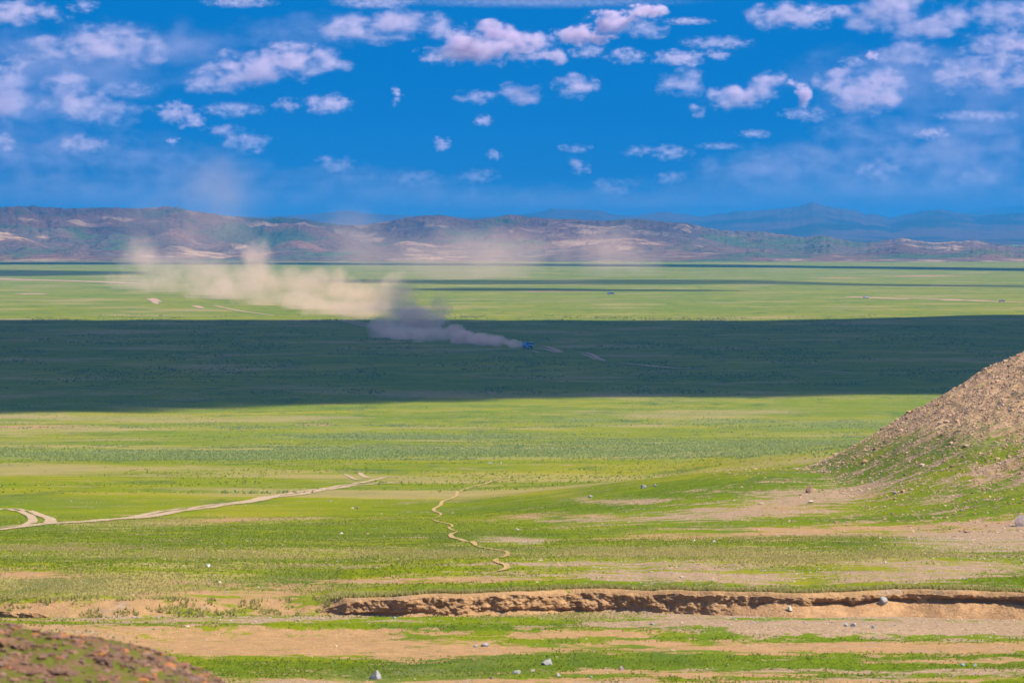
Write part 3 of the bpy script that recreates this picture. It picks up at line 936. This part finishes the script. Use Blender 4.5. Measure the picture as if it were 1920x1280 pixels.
# tussocks hanging over the lip and on the soft slopes of the bank
N = 420000
Y = 560 + 1250 * rs.rand(N); X = (rs.rand(N) * 2 - 1) * Y * .104
Z = zfun(X, Y)
px_, py_ = px_of(X, Y, Z)
mr = mask(px_, py_, REED)
cl = fbm(X / 14, Y / 30, 241, 5, .6)
k = rs.rand(N) < .45 * sstep(.35, .8, mr + (cl - .5) * 1.5)
grass('reed_grass', X[k], Y[k], .16 + .20 * rs.rand(k.sum()), .14, ((.27, .33, .09), (.40, .45, .17)), 8)
k = ~k & (rs.rand(N) < .08 * sstep(.40, .62, fbm(X / 22, Y / 60, 251, 5, .62)))
grass('meadow_tufts', X[k], Y[k], .08 + .12 * rs.rand(k.sum()), .16, ((.22, .29, .02), (.44, .46, .06)), 9)
N = 90000
Y = 1780 + 1500 * rs.rand(N); X = (rs.rand(N) * 2 - 1) * Y * .102
k = rs.rand(N) < .5 * sstep(.50, .64, fbm(X / 30, Y / 90, 261, 5, .65))
grass('scrub', X[k], Y[k], .15 + .30 * rs.rand(k.sum()), .4, ((.08, .13, .02), (.20, .23, .05)), 10)
N = 9000
X = (rs.rand(N) * 2 - 1) * 27; 
pb = 960 + X / 241 * F
soft = 1 - np.clip(bank_steep(X), 0, 1)
Y = bank_y(X) + np.where(soft > .5, rs.rand(N) * 3.5, .9 + .8 * rs.rand(N))
k = rs.rand(N) < np.where(soft > .5, .8 * sstep(.48, .58, fbm(X / 1.0, Y / 1.0, 231, 3)), .75)
grass('bank_tussocks', X[k], Y[k], .10 + .13 * rs.rand(k.sum()), .045, ((.30, .30, .08), (.45, .40, .16)), 7)


# ------------------------------------------------------------------ vehicles
def paint(name, c, rough=.35, spec=.5):
    b = NB(name)
    n = b.noise(b.obj(), 1.5, 4, .6)
    b.surf(b.mix(b.ramp(n, .45, .8, 0, .35), c, (.30, .24, .17)), rough, spec)     # a film of dust
    return b.m


VM = {'blue': paint('blue_paint', (.012, .055, .42)), 'white': paint('white_paint', (.75, .76, .78)), 'dark': paint('dark_trim', (.012, .014, .022), .6),
      'sky': paint('light_blue_paint', (.05, .26, .62)), 'glass': paint('tinted_glass', (.01, .015, .03), .08, .8), 'tyre': paint('tyre_rubber', (.02, .02, .022), .9, .1),
      'rim': paint('rim_metal', (.5, .5, .52), .4), 'lamp': paint('lamp_glass', (.85, .85, .8), .15), 'grey': paint('silver_paint', (.34, .33, .38)),
      'navy': paint('dark_paint', (.05, .05, .09)), 'red': paint('red_lamp', (.5, .02, .02), .3)}


def box_part(name, parent, mat, boxes, bev=.04):
    """boxes: (cx,cy,cz,sx,sy,sz[,top_scale_x,top_scale_y,shift_y])"""
    bm = bmesh.new()
    for bx in boxes:
        cx, cy, cz, sx, sy, sz = bx[:6]
        tx, ty, sh = bx[6:9] if len(bx) > 6 else (1, 1, 0)
        r = bmesh.ops.create_cube(bm, size=1)
        for v in r['verts']:
            top = v.co.z > 0
            v.co = Vector((cx + v.co.x * sx * (tx if top else 1), cy + v.co.y * sy * (ty if top else 1) + (sh if top else 0), cz + v.co.z * sz))
    if bev:
        bmesh.ops.bevel(bm, geom=list(bm.edges), offset=bev, segments=2, affect='EDGES')
    me = bpy.data.meshes.new(name)
    bm.to_mesh(me); bm.free()
    return link(name, me, parent, mat)


def wheel(parent, x, y, r, w, steer=0):
    def cyl(r0, w0, name, mat, par):
        bm = bmesh.new()
        bmesh.ops.create_cone(bm, cap_ends=True, segments=28, radius1=r0, radius2=r0, depth=w0, matrix=Matrix.Rotation(pi / 2, 4, 'Y'))
        bmesh.ops.bevel(bm, geom=[e for e in bm.edges if len(e.link_faces) == 2 and e.calc_face_angle(0) > 1], offset=r0 * .1, segments=2, affect='EDGES')
        me = bpy.data.meshes.new(name); bm.to_mesh(me); bm.free()
        return link(name, me, par, mat)
    t = cyl(r, w, 'wheel', VM['tyre'], parent)
    t.location = (x, y, r)
    t.rotation_euler = (0, 0, steer)
    cyl(r * .55, w + .04, 'rim', VM['rim'], t)
    return t


def truck():
    """cab-over rally truck, front at -Y"""
    p = gp(990, 655)
    t = empty('rally_truck', p, radians(24))
    tag(t, 'blue rally truck with white stripes racing ahead of its dust plume in cloud shadow', 'truck')
    box_part('chassis', t, VM['dark'], [(0, .3, .95, 1.1, 6.4, .35), (0, -.2, .75, 2.0, .3, .2), (0, 2.6, .75, 2.0, .3, .2), (.95, 1.2, .85, .5, 1.3, .55), (-.95, 1.2, .85, .5, 1.3, .55)])
    c = box_part('cab', t, VM['blue'], [(0, -2.2, 1.75, 2.5, 1.9, 1.25), (0, -2.12, 2.75, 2.5, 1.75, .85, .92, .86, .06), (1.15, -2.3, 1.05, .25, 1.3, .35), (-1.15, -2.3, 1.05, .25, 1.3, .35)], .06)
    g = box_part('windscreen', t, VM['glass'], [(0, -3.02, 2.68, 2.2, .06, .68, .94, 1, .1)], .02)
    for s in (-1, 1):
        box_part('side_window', t, VM['glass'], [(s * 1.235, -2.2, 2.65, .05, 1.1, .55, 1, .85, .03)], .01)
        d = box_part('door', t, VM['sky'], [(s * 1.262, -2.15, 1.75, .03, 1.25, 1.0)], .01)
        box_part('handle', d, VM['dark'], [(s * 1.29, -1.7, 1.9, .03, .2, .05)], 0)
        box_part('headlight', t, VM['lamp'], [(s * .88, -3.2, 1.0, .42, .06, .24)], .02)
        box_part('mirror', t, VM['dark'], [(s * 1.5, -3.0, 2.55, .2, .12, .5), (s * 1.36, -2.98, 2.75, .25, .05, .05)], .01)
        wheel(t, s * 1.08, -1.9, .68, .42, -.1)
        wheel(t, s * 1.08, 2.2, .68, .42)
    box_part('grille', t, VM['dark'], [(0, -3.17, 1.62, 1.75, .05, .55)] + [(0, -3.2, 1.45 + .12 * k, 1.6, .04, .03) for k in range(4)], 0)
    box_part('bumper', t, VM['dark'], [(0, -3.12, .98, 2.5, .2, .5)], .04)
    box_part('stripe', t, VM['white'], [(0, -3.165, 2.08, 2.3, .04, .16), (1.272, -2.2, 1.35, .03, 1.6, .2), (-1.272, -2.2, 1.35, .03, 1.6, .2), (1.02, -3.17, 1.55, .16, .04, .85)], 0)
    rl = box_part('roof_rack', t, VM['dark'], [(0, -2.9, 3.24, 2.0, .1, .08)], 0)
    for k in range(4):
        box_part('lamp', rl, VM['lamp'], [(-.75 + .5 * k, -2.97, 3.33, .26, .08, .2)], .03)
    bd = box_part('cargo_box', t, VM['sky'], [(0, 1.35, 2.25, 2.48, 4.3, 2.0)], .06)
    box_part('side_panel', bd, VM['blue'], [(1.252, 1.35, 1.65, .03, 4.1, .6), (-1.252, 1.35, 1.65, .03, 4.1, .6)], 0)
    box_part('spare_wheel_rack', bd, VM['dark'], [(0, -.9, 3.0, 2.0, .25, .7)], .03)
    for s in (-1, 1):
        box_part('mudguard', t, VM['dark'], [(s * 1.08, 2.2, 1.5, .46, 1.5, .08), (s * 1.08, 3.0, 1.1, .46, .05, .8)], .01)
    return t


def car(name, px, py, ang, body, roof, label, cat, pick=False, big=1.0):
    p = gp(px, py)
    t = empty(name, p, ang)
    t.scale = (big, big, big)
    tag(t, label, cat)
    bb = box_part('body', t, VM[body], [(0, 0, .80, 1.85, 4.5, .52, .96, .97, 0), (0, -1.5, 1.08, 1.7, 1.4, .14, .9, .9, .05), (0, 0, .55, 1.7, 4.2, .2)], .07)
    L = 1.5 if pick else 2.5
    cy = -.1 if pick else .45
    box_part('cabin', t, VM[roof], [(0, cy, 1.40, 1.66, L, .62, .82, .72, .05)], .08)
    box_part('windscreen', t, VM['glass'], [(0, cy - L * .5 + .13, 1.36, 1.4, .06, .42, .85, 1, .2)], .01)
    box_part('rear_window', t, VM['glass'], [(0, cy + L * .5 - .09, 1.38, 1.35, .06, .36, .85, 1, -.18)], .01)
    for s in (-1, 1):
        box_part('side_window', t, VM['glass'], [(s * .80, cy, 1.38, .05, L * .75, .36, 1, .8, .04)], .01).rotation_euler = (0, 0, 0)
        box_part('headlight', t, VM['lamp'], [(s * .68, -2.24, .88, .32, .06, .16)], .02)
        box_part('tail_light', t, VM['red'], [(s * .74, 2.23, .9, .2, .06, .2)], .02)
        for yy in (-1.42, 1.42):
            wheel(t, s * .86, yy, .40, .27)
    box_part('bumper', t, VM['dark'], [(0, -2.26, .62, 1.75, .16, .25)], .04)
    box_part('bumper', t, VM['dark'], [(0, 2.26, .62, 1.75, .16, .25)], .04)
    box_part('roof_rack', t, VM['dark'], [(0, cy + .1, 1.76, 1.2, L * .5, .05)], .01)
    if pick:
        box_part('spare_wheel', t, VM['tyre'], [(0, 1.3, 1.2, 1.3, .7, .25)], .08)
    return t


truck()
car('rally_car', 1145, 552, radians(-80), 'blue', 'sky', 'bright blue rally car crossing the sunlit plain side on, below the shadow strip', 'car', True, 1.18)
car('off_road_car', 1624, 559, radians(-50), 'grey', 'grey', 'silver grey off-road car trailing a thin puff of dust on the far plain', 'car', False, 1.0)
car('off_road_car', 1879, 566, radians(-65), 'navy', 'grey', 'small dark car near the right edge following the silver grey one', 'car', True, .95)

# a scrap of pale blue litter in the grass
p = gp(390, 1063)
bm = bmesh.new()
bmesh.ops.create_grid(bm, x_segments=9, y_segments=9, size=.11)
for v in bm.verts:
    v.co.z = .07 * math.sin(v.co.x * 31) * math.cos(v.co.y * 27) + .09
bmesh.ops.solidify(bm, geom=list(bm.faces), thickness=.004)
me = bpy.data.meshes.new('plastic_bag'); bm.to_mesh(me); bm.free()
o = link('plastic_bag', me, None, paint('pale_plastic', (.62, .75, .85)))
o.location = p
tag(o, 'crumpled pale blue plastic bag lying in the green grass at left', 'litter')


# ------------------------------------------------------------------ clouds above the valley (they cast the bands of shade)
def loft_cloud(name, alt, pts, thick, seed, nx=260, ns=18, rag=1.6, dens=.08):
    """pts: list of (px, near Y, far Y) of the shade it throws on the plain"""
    pxs = np.array([q[0] for q in pts], float)
    u = np.linspace(pxs[0], pxs[-1], nx)
    y0 = np.interp(u, pxs, [q[1] for q in pts]); y1 = np.interp(u, pxs, [q[2] for q in pts])
    w = y1 - y0
    y0 = y0 + rag * w.mean() * .05 * (fbm(u / 60, u * 0, seed, 5, .6) - .5)
    y1 = y1 + rag * w.mean() * .05 * (fbm(u / 60, u * 0 + 4, seed, 5, .6) - .5)
    e = np.minimum(1, np.minimum(np.arange(nx), nx - 1 - np.arange(nx)) / 6.0); e = np.sqrt(np.clip(1 - (1 - e) ** 2, 0, 1))
    V = np.zeros((nx, ns, 3))
    k = alt / SUN.z
    for j in range(ns):
        a = 2 * pi * j / ns
        f = .5 - .5 * math.copysign(abs(cos(a)) ** .45, cos(a))
        yy = (y0 + y1) / 2 + (f - .5) * (y1 - y0) * e
        xx = (u - 960) / F * ((y0 + y1) / 2)
        bump = .6 + .9 * fbm(xx / 260, yy / 260 + j * .3, seed + 5, 4)
        zz = alt + sin(a) * thick * e * (bump if sin(a) > 0 else .25)
        V[:, j, 0] = xx + SUN.x * k; V[:, j, 1] = yy + SUN.y * k; V[:, j, 2] = zz
    idx = np.arange(nx * ns).reshape(nx, ns)
    nxt = np.roll(idx, -1, 1)
    Fc = np.stack([idx[:-1], nxt[:-1], nxt[1:], idx[1:]], -1).reshape(-1, 4)
    me = np_mesh(bpy.data.meshes.new(name), V.reshape(-1, 3), Fc)
    bm = bmesh.new(); bm.from_mesh(me)
    bmesh.ops.remove_doubles(bm, verts=bm.verts, dist=.01)
    bmesh.ops.holes_fill(bm, edges=bm.edges, sides=40)
    bmesh.ops.recalc_face_normals(bm, faces=bm.faces)
    bm.to_mesh(me); bm.free()
    return tag(link(name, me, None, cloud_mat(dens)), kind='structure')


def cloud_mat(dens):
    b = NB('cloud_vapour')
    vs = b.n('ShaderNodeVolumePrincipled')
    vs.inputs['Color'].default_value = (.95, .95, .95, 1)
    vs.inputs['Density'].default_value = dens
    b.l(vs.outputs[0], b.out.inputs['Volume'])
    return b.m


loft_cloud('cloud_deck', 1100, [(-900, 1520, 3300), (-300, 1490, 3113), (0, 1535, 3113), (300, 1555, 3113), (500, 1615, 3113), (700, 1660, 3113), (1000, 1720, 3100), (1300, 1755, 3100), (1600, 1782, 3105), (1750, 1790, 3120), (1900, 1800, 3170), (2300, 1850, 3300), (3200, 2000, 3200)], 110, 401, 500)
loft_cloud('cloud_deck', 1500, [(-600, 7080, 7520), (250, 7100, 7500), (500, 7110, 7480), (1000, 6880, 7290), (1400, 6650, 7100), (1550, 6560, 6900), (1920, 6150, 6600), (2500, 6000, 6700)], 70, 402)
loft_cloud('cloud_deck', 1500, [(-700, 5600, 6500), (0, 5560, 6350), (140, 5600, 6200), (300, 5800, 6050)], 60, 403, 80, dens=.018)
loft_cloud('cloud_deck', 1500, [(640, 5000, 5300), (900, 4860, 5250), (1250, 4850, 5300), (1450, 4900, 5250), (1650, 4750, 4930), (2100, 4600, 4760)], 50, 404, dens=.016)
loft_cloud('cloud_deck', 1500, [(790, 4450, 4560), (900, 4410, 4620), (1040, 4400, 4600), (1200, 4400, 4520), (1420, 4400, 4470)], 40, 405, 80, dens=.03)
loft_cloud('cloud_deck', 1700, [(-900, 8450, 11500), (0, 8500, 11200), (450, 8650, 11000), (700, 8600, 11000), (900, 8500, 11000), (1150, 8550, 10500), (1300, 8700, 10000)], 110, 406, dens=.0045)


# ------------------------------------------------------------------ clouds in view and dust: volumes
def puff_material(name, lobes, dens, color, nscale, edge=1.0, carve=1.0, detail=5, rough=.62, seed=0.0, squash=(1, 1, 1), step=1.0, aniso=0.0, thr=.42, soft=.8, warp=1.3):
    """lobes: (x,y,z,rx,ry,rz,weight) in object space"""
    b = NB(name)
    P = b.obj()
    hs = max(l[5] for l in lobes)
    wn = b.n('ShaderNodeTexNoise'); wn.inputs['Scale'].default_value = 1 / (hs * 1.5); wn.inputs['Detail'].default_value = 3
    ws = b.n('ShaderNodeVectorMath', operation='ADD'); b.l(P, ws.inputs[0]); ws.inputs[1].default_value = (seed * 331.0, seed * 177.0, seed * 513.0)
    b.l(ws.outputs[0], wn.inputs['Vector'])
    w1 = b.n('ShaderNodeVectorMath', operation='SUBTRACT'); b.l(wn.outputs['Color'], w1.inputs[0]); w1.inputs[1].default_value = (.5, .5, .5)
    w2 = b.n('ShaderNodeVectorMath', operation='MULTIPLY'); b.l(w1.outputs[0], w2.inputs[0]); w2.inputs[1].default_value = (hs * warp * 1.6, hs * warp, hs * warp)
    w3 = b.n('ShaderNodeVectorMath', operation='ADD'); b.l(P, w3.inputs[0]); b.l(w2.outputs[0], w3.inputs[1])
    PW = w3.outputs[0]
    acc = None
    off = b.n('ShaderNodeVectorMath', operation='ADD'); b.l(P, off.inputs[0]); off.inputs[1].default_value = (seed * 731.0, seed * 377.0, seed * 913.0)
    nz = b.noise(b.scale(off.outputs[0], squash), nscale, detail, rough)
    for (x, y_, z, rx, ry, rz, w) in lobes:
        d = b.n('ShaderNodeVectorMath', operation='SUBTRACT'); b.l(PW, d.inputs[0]); d.inputs[1].default_value = (x, y_, z)
        m = b.n('ShaderNodeVectorMath', operation='MULTIPLY'); b.l(d.outputs[0], m.inputs[0]); m.inputs[1].default_value = (1 / rx, 1 / ry, 1 / rz)
        ln = b.n('ShaderNodeVectorMath', operation='DOT_PRODUCT'); b.l(m.outputs[0], ln.inputs[0]); b.l(m.outputs[0], ln.inputs[1])
        g = b.math('MULTIPLY', b.math('SUBTRACT', 1.0, ln.outputs['Value'], clamp=True), w)
        acc = g if acc is None else b.math('SMOOTH_MAX', acc, g, .12)
    # density rises where the envelope beats the noise
    e = b.math('ADD', b.math('MULTIPLY', acc, edge), b.math('MULTIPLY', b.math('SUBTRACT', nz, .5), 2.4 * carve))
    e = b.math('SUBTRACT', e, thr)
    gate = b.ramp(acc, 0.0, .30)
    d = b.math('MULTIPLY', b.math('MULTIPLY', b.ramp(e, 0.0, soft), gate), dens)
    v = b.n('ShaderNodeVolumePrincipled')
    v.inputs['Color'].default_value = color + (1,)
    v.inputs['Anisotropy'].default_value = aniso
    b.l(d, v.inputs['Density'])
    b.l(v.outputs[0], b.out.inputs['Volume'])
    b.m.cycles.volume_step_rate = step
    return b.m


def hull(name, lobes):
    bm = bmesh.new()
    for (x, y_, z, rx, ry, rz, w) in lobes:
        r = bmesh.ops.create_icosphere(bm, subdivisions=2, radius=1.0)
        for v in r['verts']:
            v.co = Vector((x + v.co.x * rx * 1.12, y_ + v.co.y * ry * 1.12, z + v.co.z * rz * 1.12))
    h = bmesh.ops.convex_hull(bm, input=list(bm.verts))
    junk = list({g for g in h['geom_interior'] + h['geom_unused'] + h['geom_holes'] if isinstance(g, bmesh.types.BMVert)})
    hullf = {g for g in h['geom'] if isinstance(g, bmesh.types.BMFace)}
    bmesh.ops.delete(bm, geom=[f for f in bm.faces if f not in hullf], context='FACES_ONLY')
    bmesh.ops.delete(bm, geom=[v for v in bm.verts if not v.link_faces], context='VERTS')
    bmesh.ops.recalc_face_normals(bm, faces=bm.faces)
    me = bpy.data.meshes.new(name)
    bm.to_mesh(me); bm.free()
    return me


def puff(name, Y, L, dens, color, seed, thick=.8, nfeat=3.0, kind='structure', **kw):
    """L: (px, py, rx, ry[, weight[, Y]]) in photo pixels at distance Y"""
    ys = [l[5] if len(l) > 5 else Y for l in L]
    x0 = sum(l[0] for l in L) / len(L); y0 = sum(l[1] for l in L) / len(L); Ym = sum(ys) / len(ys)
    C = at(x0, y0, Ym)
    lobes = []
    for l, yl in zip(L, ys):
        q = at(l[0], l[1], yl) - C
        m = yl / F
        w = l[4] if len(l) > 4 else 1
        lobes.append((q.x, q.y, q.z, l[2] * m * 1.25, max(l[2] * thick, l[3]) * m * 1.25, l[3] * m * 1.3, w))
    me = hull(name, lobes)
    sm = min(l[5] for l in lobes)
    mat = puff_material(name + '_vapour', lobes, dens, color, nfeat / (sm * 2.0) if kw.get('ns') is None else kw.pop('ns'), seed=seed, **{k: v for k, v in kw.items() if k != 'ns'})
    o = link(name, me, None, mat)
    o.location = C
    return tag(o, kind=kind)


CW = (.80, .68, .86)
Y1, Y2 = 52000, 80000
CL = [
    (Y1, [(925, 62, 42, 24), (850, 102, 55, 20), (905, 88, 70, 28), (985, 88, 50, 24), (1030, 108, 34, 13)], 2.2),
    (Y1, [(1210, 21, 42, 10), (1150, 40, 42, 17), (1085, 66, 42, 15), (1135, 62, 28, 14)], 2.4),
    (Y1, [(655, 52, 55, 23), (735, 45, 60, 26), (820, 48, 42, 20)], 1.0),
    (Y1, [(110, 95, 80, 20), (200, 82, 80, 30), (270, 95, 35, 22)], .9),
    (Y1, [(400, 152, 55, 24), (480, 127, 75, 28), (560, 115, 65, 26), (620, 122, 35, 14)], 1.3),
    (Y1, [(125, 155, 40, 26), (140, 192, 55, 28)], .8),
    (Y1, [(10, 185, 50, 45)], .7), (Y1, [(240, 168, 50, 14), (200, 210, 70, 18)], .5),
    (Y1, [(1440, 33, 38, 20), (1500, 30, 60, 20), (1560, 22, 35, 12)], 1.1),
    (Y1, [(1620, 38, 55, 24), (1690, 25, 60, 34), (1750, 45, 40, 20)], .8),
    (Y1, [(1815, 30, 50, 24), (1890, 28, 60, 24)], .8),
    (Y1, [(1830, 85, 32, 24), (1895, 85, 50, 26)], .9),
    (Y1, [(1785, 140, 46, 26), (1865, 140, 70, 30)], 1.0),
    (Y1, [(1568, 160, 42, 30), (1620, 178, 60, 30), (1670, 150, 28, 22)], 1.1),
    (Y1, [(1438, 158, 33, 25), (1370, 180, 38, 18), (1320, 207, 24, 12), (1408, 186, 30, 16)], 1.1),
    (Y1, [(1482, 156, 14, 10), (1506, 178, 14, 20)], 1.2),
    (Y1, [(1275, 154, 44, 23)], .7), (Y1, [(1275, 110, 45, 13), (1345, 104, 25, 8)], 1.1), (Y1, [(1205, 55, 42, 14)], .6), (Y1, [(1345, 80, 60, 10)], .7),
    (Y1, [(1175, 105, 36, 13), (1100, 98, 30, 12)], .7), (Y1, [(1290, 40, 40, 6)], 1.0),
    (Y1, [(895, 182, 38, 11), (975, 176, 42, 17)], .8), (Y1, [(1080, 162, 38, 19)], 1.0), (Y1, [(742, 181, 12, 13)], .8),
    (Y1, [(538, 196, 22, 11), (620, 195, 42, 15)], 1.0), (Y1, [(435, 206, 55, 12)], .6), (Y1, [(330, 210, 32, 17), (360, 228, 25, 12)], 1.0),
    (Y1, [(25, 22, 65, 20), (95, 28, 35, 12)], .9), (Y1, [(155, 12, 28, 12)], .6), (Y1, [(450, 4, 60, 9)], .8), (Y1, [(700, 4, 70, 10)], .8), (Y1, [(545, 87, 48, 8)], .7),
    (Y1, [(1700, 102, 50, 26)], .6), (Y1, [(1635, 104, 11, 8)], 1.6), (Y1, [(1600, 115, 26, 10)], .5),
    (Y1, [(1015, 2, 260, 7)], .6), (Y1, [(25, 125, 32, 16)], .6),
    (Y2, [(155, 270, 42, 16)], .7), (Y2, [(460, 266, 46, 18), (420, 244, 40, 8)], .6), (Y2, [(325, 264, 12, 7)], .7), (Y2, [(625, 308, 34, 15)], .5),
    (Y2, [(780, 334, 48, 13)], .4), (Y2, [(1148, 352, 42, 15)], .5), (Y2, [(926, 291, 14, 8)], .8), (Y2, [(908, 227, 16, 10)], .8), (Y2, [(828, 270, 14, 12)], .6),
    (Y2, [(1080, 278, 26, 7), (1082, 312, 20, 16)], .5), (Y2, [(1258, 286, 34, 13), (1200, 284, 28, 9)], .6),
    (Y2, [(1510, 214, 42, 12)], .6), (Y2, [(1835, 217, 80, 9)], .7), (Y2, [(1748, 250, 28, 12)], .9), (Y2, [(1415, 251, 30, 7)], .6), (Y2, [(1350, 274, 40, 6)], .5),
    (Y2, [(1640, 245, 120, 26), (1560, 300, 160, 30), (1720, 290, 150, 34)], .30), (Y2, [(1850, 290, 130, 50)], .30), (Y2, [(1640, 322, 48, 16)], .5), (Y2, [(1840, 330, 50, 18)], .4),
    (Y2, [(1420, 315, 120, 26)], .3), (Y2, [(60, 290, 160, 40), (230, 290, 140, 34)], .30), (Y2, [(90, 350, 220, 26)], .28), (Y2, [(380, 330, 150, 36)], .26),
    (Y2, [(10, 268, 18, 16)], .7), (Y2, [(1260, 335, 26, 12)], .4), (Y2, [(900, 330, 36, 12)], .4),
    (Y1 * 1.3, [(150, 120, 190, 60), (330, 100, 130, 50), (90, 210, 140, 50)], .24), (Y1 * 1.3, [(1700, 150, 200, 60), (1850, 200, 150, 50)], .22), (Y1 * 1.3, [(560, 60, 120, 30)], .14),
    (Y2 * 1.2, [(300, 385, 460, 34), (900, 392, 420, 26), (800, 375, 300, 26)], .42), (Y2 * 1.2, [(1250, 388, 380, 30), (1700, 390, 380, 30), (1650, 358, 400, 36)], .44), (Y2 * 1.2, [(650, 340, 130, 26), (780, 350, 110, 22)], .2),
]
for i, (yc, L, k) in enumerate(CL):
    m = yc / F
    L = [(l[0], l[1], l[2] * 1.12, l[3] * 1.15) for l in L]
    wm = sum(l[2] for l in L) / len(L) * m
    puff('cloud', yc + (i % 7) * 900, L, k * 2.4 / (wm * 1.2), CW, i + 1.0, thick=.9, ns=1.0 / (max(l[3] for l in L) * m * .95), squash=(.7, .7, 1.15), edge=1.0, carve=2.0, detail=7, rough=.62, step=.6, soft=1.2 if i < 2 else 1.7, thr=.40 if i < 2 else .34)

DUST = (1.0, .75, .63)
# the plume behind the truck, in the shade of the cloud
puff('dust_plume', 2450, [(980, 646, 9, 6, 1, 2408), (962, 644, 17, 8, 1, 2425), (935, 640, 26, 10, 1, 2450), (905, 637, 30, 12, 1, 2475), (870, 634, 34, 13, 1, 2510), (856, 622, 22, 13, .8, 2520)], .30, DUST, 81.0, thick=.7, kind='stuff', ns=.13, edge=1.5, carve=1.5, detail=6, rough=.66, step=.3, soft=.7, warp=.7)
puff('dust_plume', 2700, [(815, 630, 44, 16, 1, 2550), (760, 626, 52, 18, 1, 2600), (725, 616, 36, 24, 1, 2640), (780, 600, 56, 32, 1, 2680), (825, 582, 34, 26, .7, 2720), (745, 590, 40, 26, .8, 2700)], .12, DUST, 82.0, thick=.7, kind='stuff', ns=.07, edge=1.5, carve=1.6, detail=6, rough=.66, step=.3, soft=.9, warp=.8)
# the sunlit cloud further back
puff('dust_cloud', 3200, [(735, 578, 60, 20, 1, 3050), (680, 582, 70, 18, 1, 3130), (615, 576, 70, 22, 1, 3280), (750, 552, 60, 28, .9, 3080), (690, 555, 70, 32, 1, 3200), (640, 550, 60, 32, .9, 3350), (760, 530, 50, 24, .5, 3150)], .036, DUST, 83.0, thick=.7, kind='stuff', ns=.045, edge=1.5, carve=1.7, detail=6, rough=.68, step=.3, soft=1.1, warp=.8)
puff('dust_cloud', 3700, [(570, 568, 70, 22, 1, 3500), (500, 562, 75, 24, 1, 3680), (430, 550, 75, 24, 1, 3950), (600, 535, 70, 34, .9, 3600), (530, 530, 75, 40, 1, 3750), (478, 505, 45, 55, .9, 3850), (475, 465, 32, 40, .6, 3880), (430, 520, 60, 36, .9, 4000), (645, 515, 50, 24, .5, 3600)], .028, DUST, 84.0, thick=.7, kind='stuff', ns=.036, edge=1.5, carve=1.8, detail=6, rough=.68, step=.3, soft=1.1, warp=.8)
puff('dust_cloud', 4300, [(390, 540, 75, 24, 1, 4150), (320, 535, 80, 26, 1, 4350), (255, 530, 60, 24, .9, 4550), (370, 505, 80, 38, .9, 4200), (300, 500, 75, 42, .9, 4450), (260, 470, 60, 40, .6, 4600), (345, 460, 60, 40, .5, 4500)], .019, DUST, 85.0, thick=.7, kind='stuff', ns=.030, edge=1.4, carve=1.7, detail=6, rough=.68, step=.3, soft=1.2, warp=.8)
# old dust drifting away
puff('dust_veil', 5300, [(820, 480, 170, 66, .9, 5300), (1000, 475, 170, 62, .9, 5400), (1140, 480, 130, 55, .9, 5500), (1160, 445, 70, 45, .6, 5500)], .0115, DUST, 86.0, thick=.5, kind='stuff', ns=.012, edge=1.2, carve=1.2, detail=5, step=.5, squash=(1.1, 1, .8), warp=1.0, soft=1.4, thr=.3)
puff('dust_veil', 5000, [(400, 440, 180, 75, .8, 5000), (640, 450, 140, 60, .7, 4900), (430, 370, 150, 80, .7, 5000)], .006, DUST, 87.0, thick=.5, kind='stuff', ns=.008, edge=1.2, carve=1.2, detail=5, step=.5, squash=(1.1, 1, .8), warp=1.0, soft=1.4, thr=.3)
puff('dust_veil', 4100, [(1690, 558, 60, 5, .8)], .02, DUST, 88.0, thick=.6, kind='stuff', ns=.08, step=.6)

# ------------------------------------------------------------------ haze
b = NB('valley_haze')
v = b.n('ShaderNodeVolumePrincipled')
v.inputs['Color'].default_value = (.03, .29, .78, 1)
v.inputs['Density'].default_value = 6.8e-5
b.l(v.outputs[0], b.out.inputs['Volume'])
bm = bmesh.new()
bmesh.ops.create_cube(bm, size=1)
xw = 2.2 * 46600 + 500
for q in bm.verts:
    q.co = Vector((q.co.x * 2 * xw, 23300 + q.co.y * 2 * 23800, 79 + q.co.z * 2 * 83))
me = bpy.data.meshes.new('haze'); bm.to_mesh(me); bm.free()
tag(link('haze', me, None, b.m), kind='stuff')
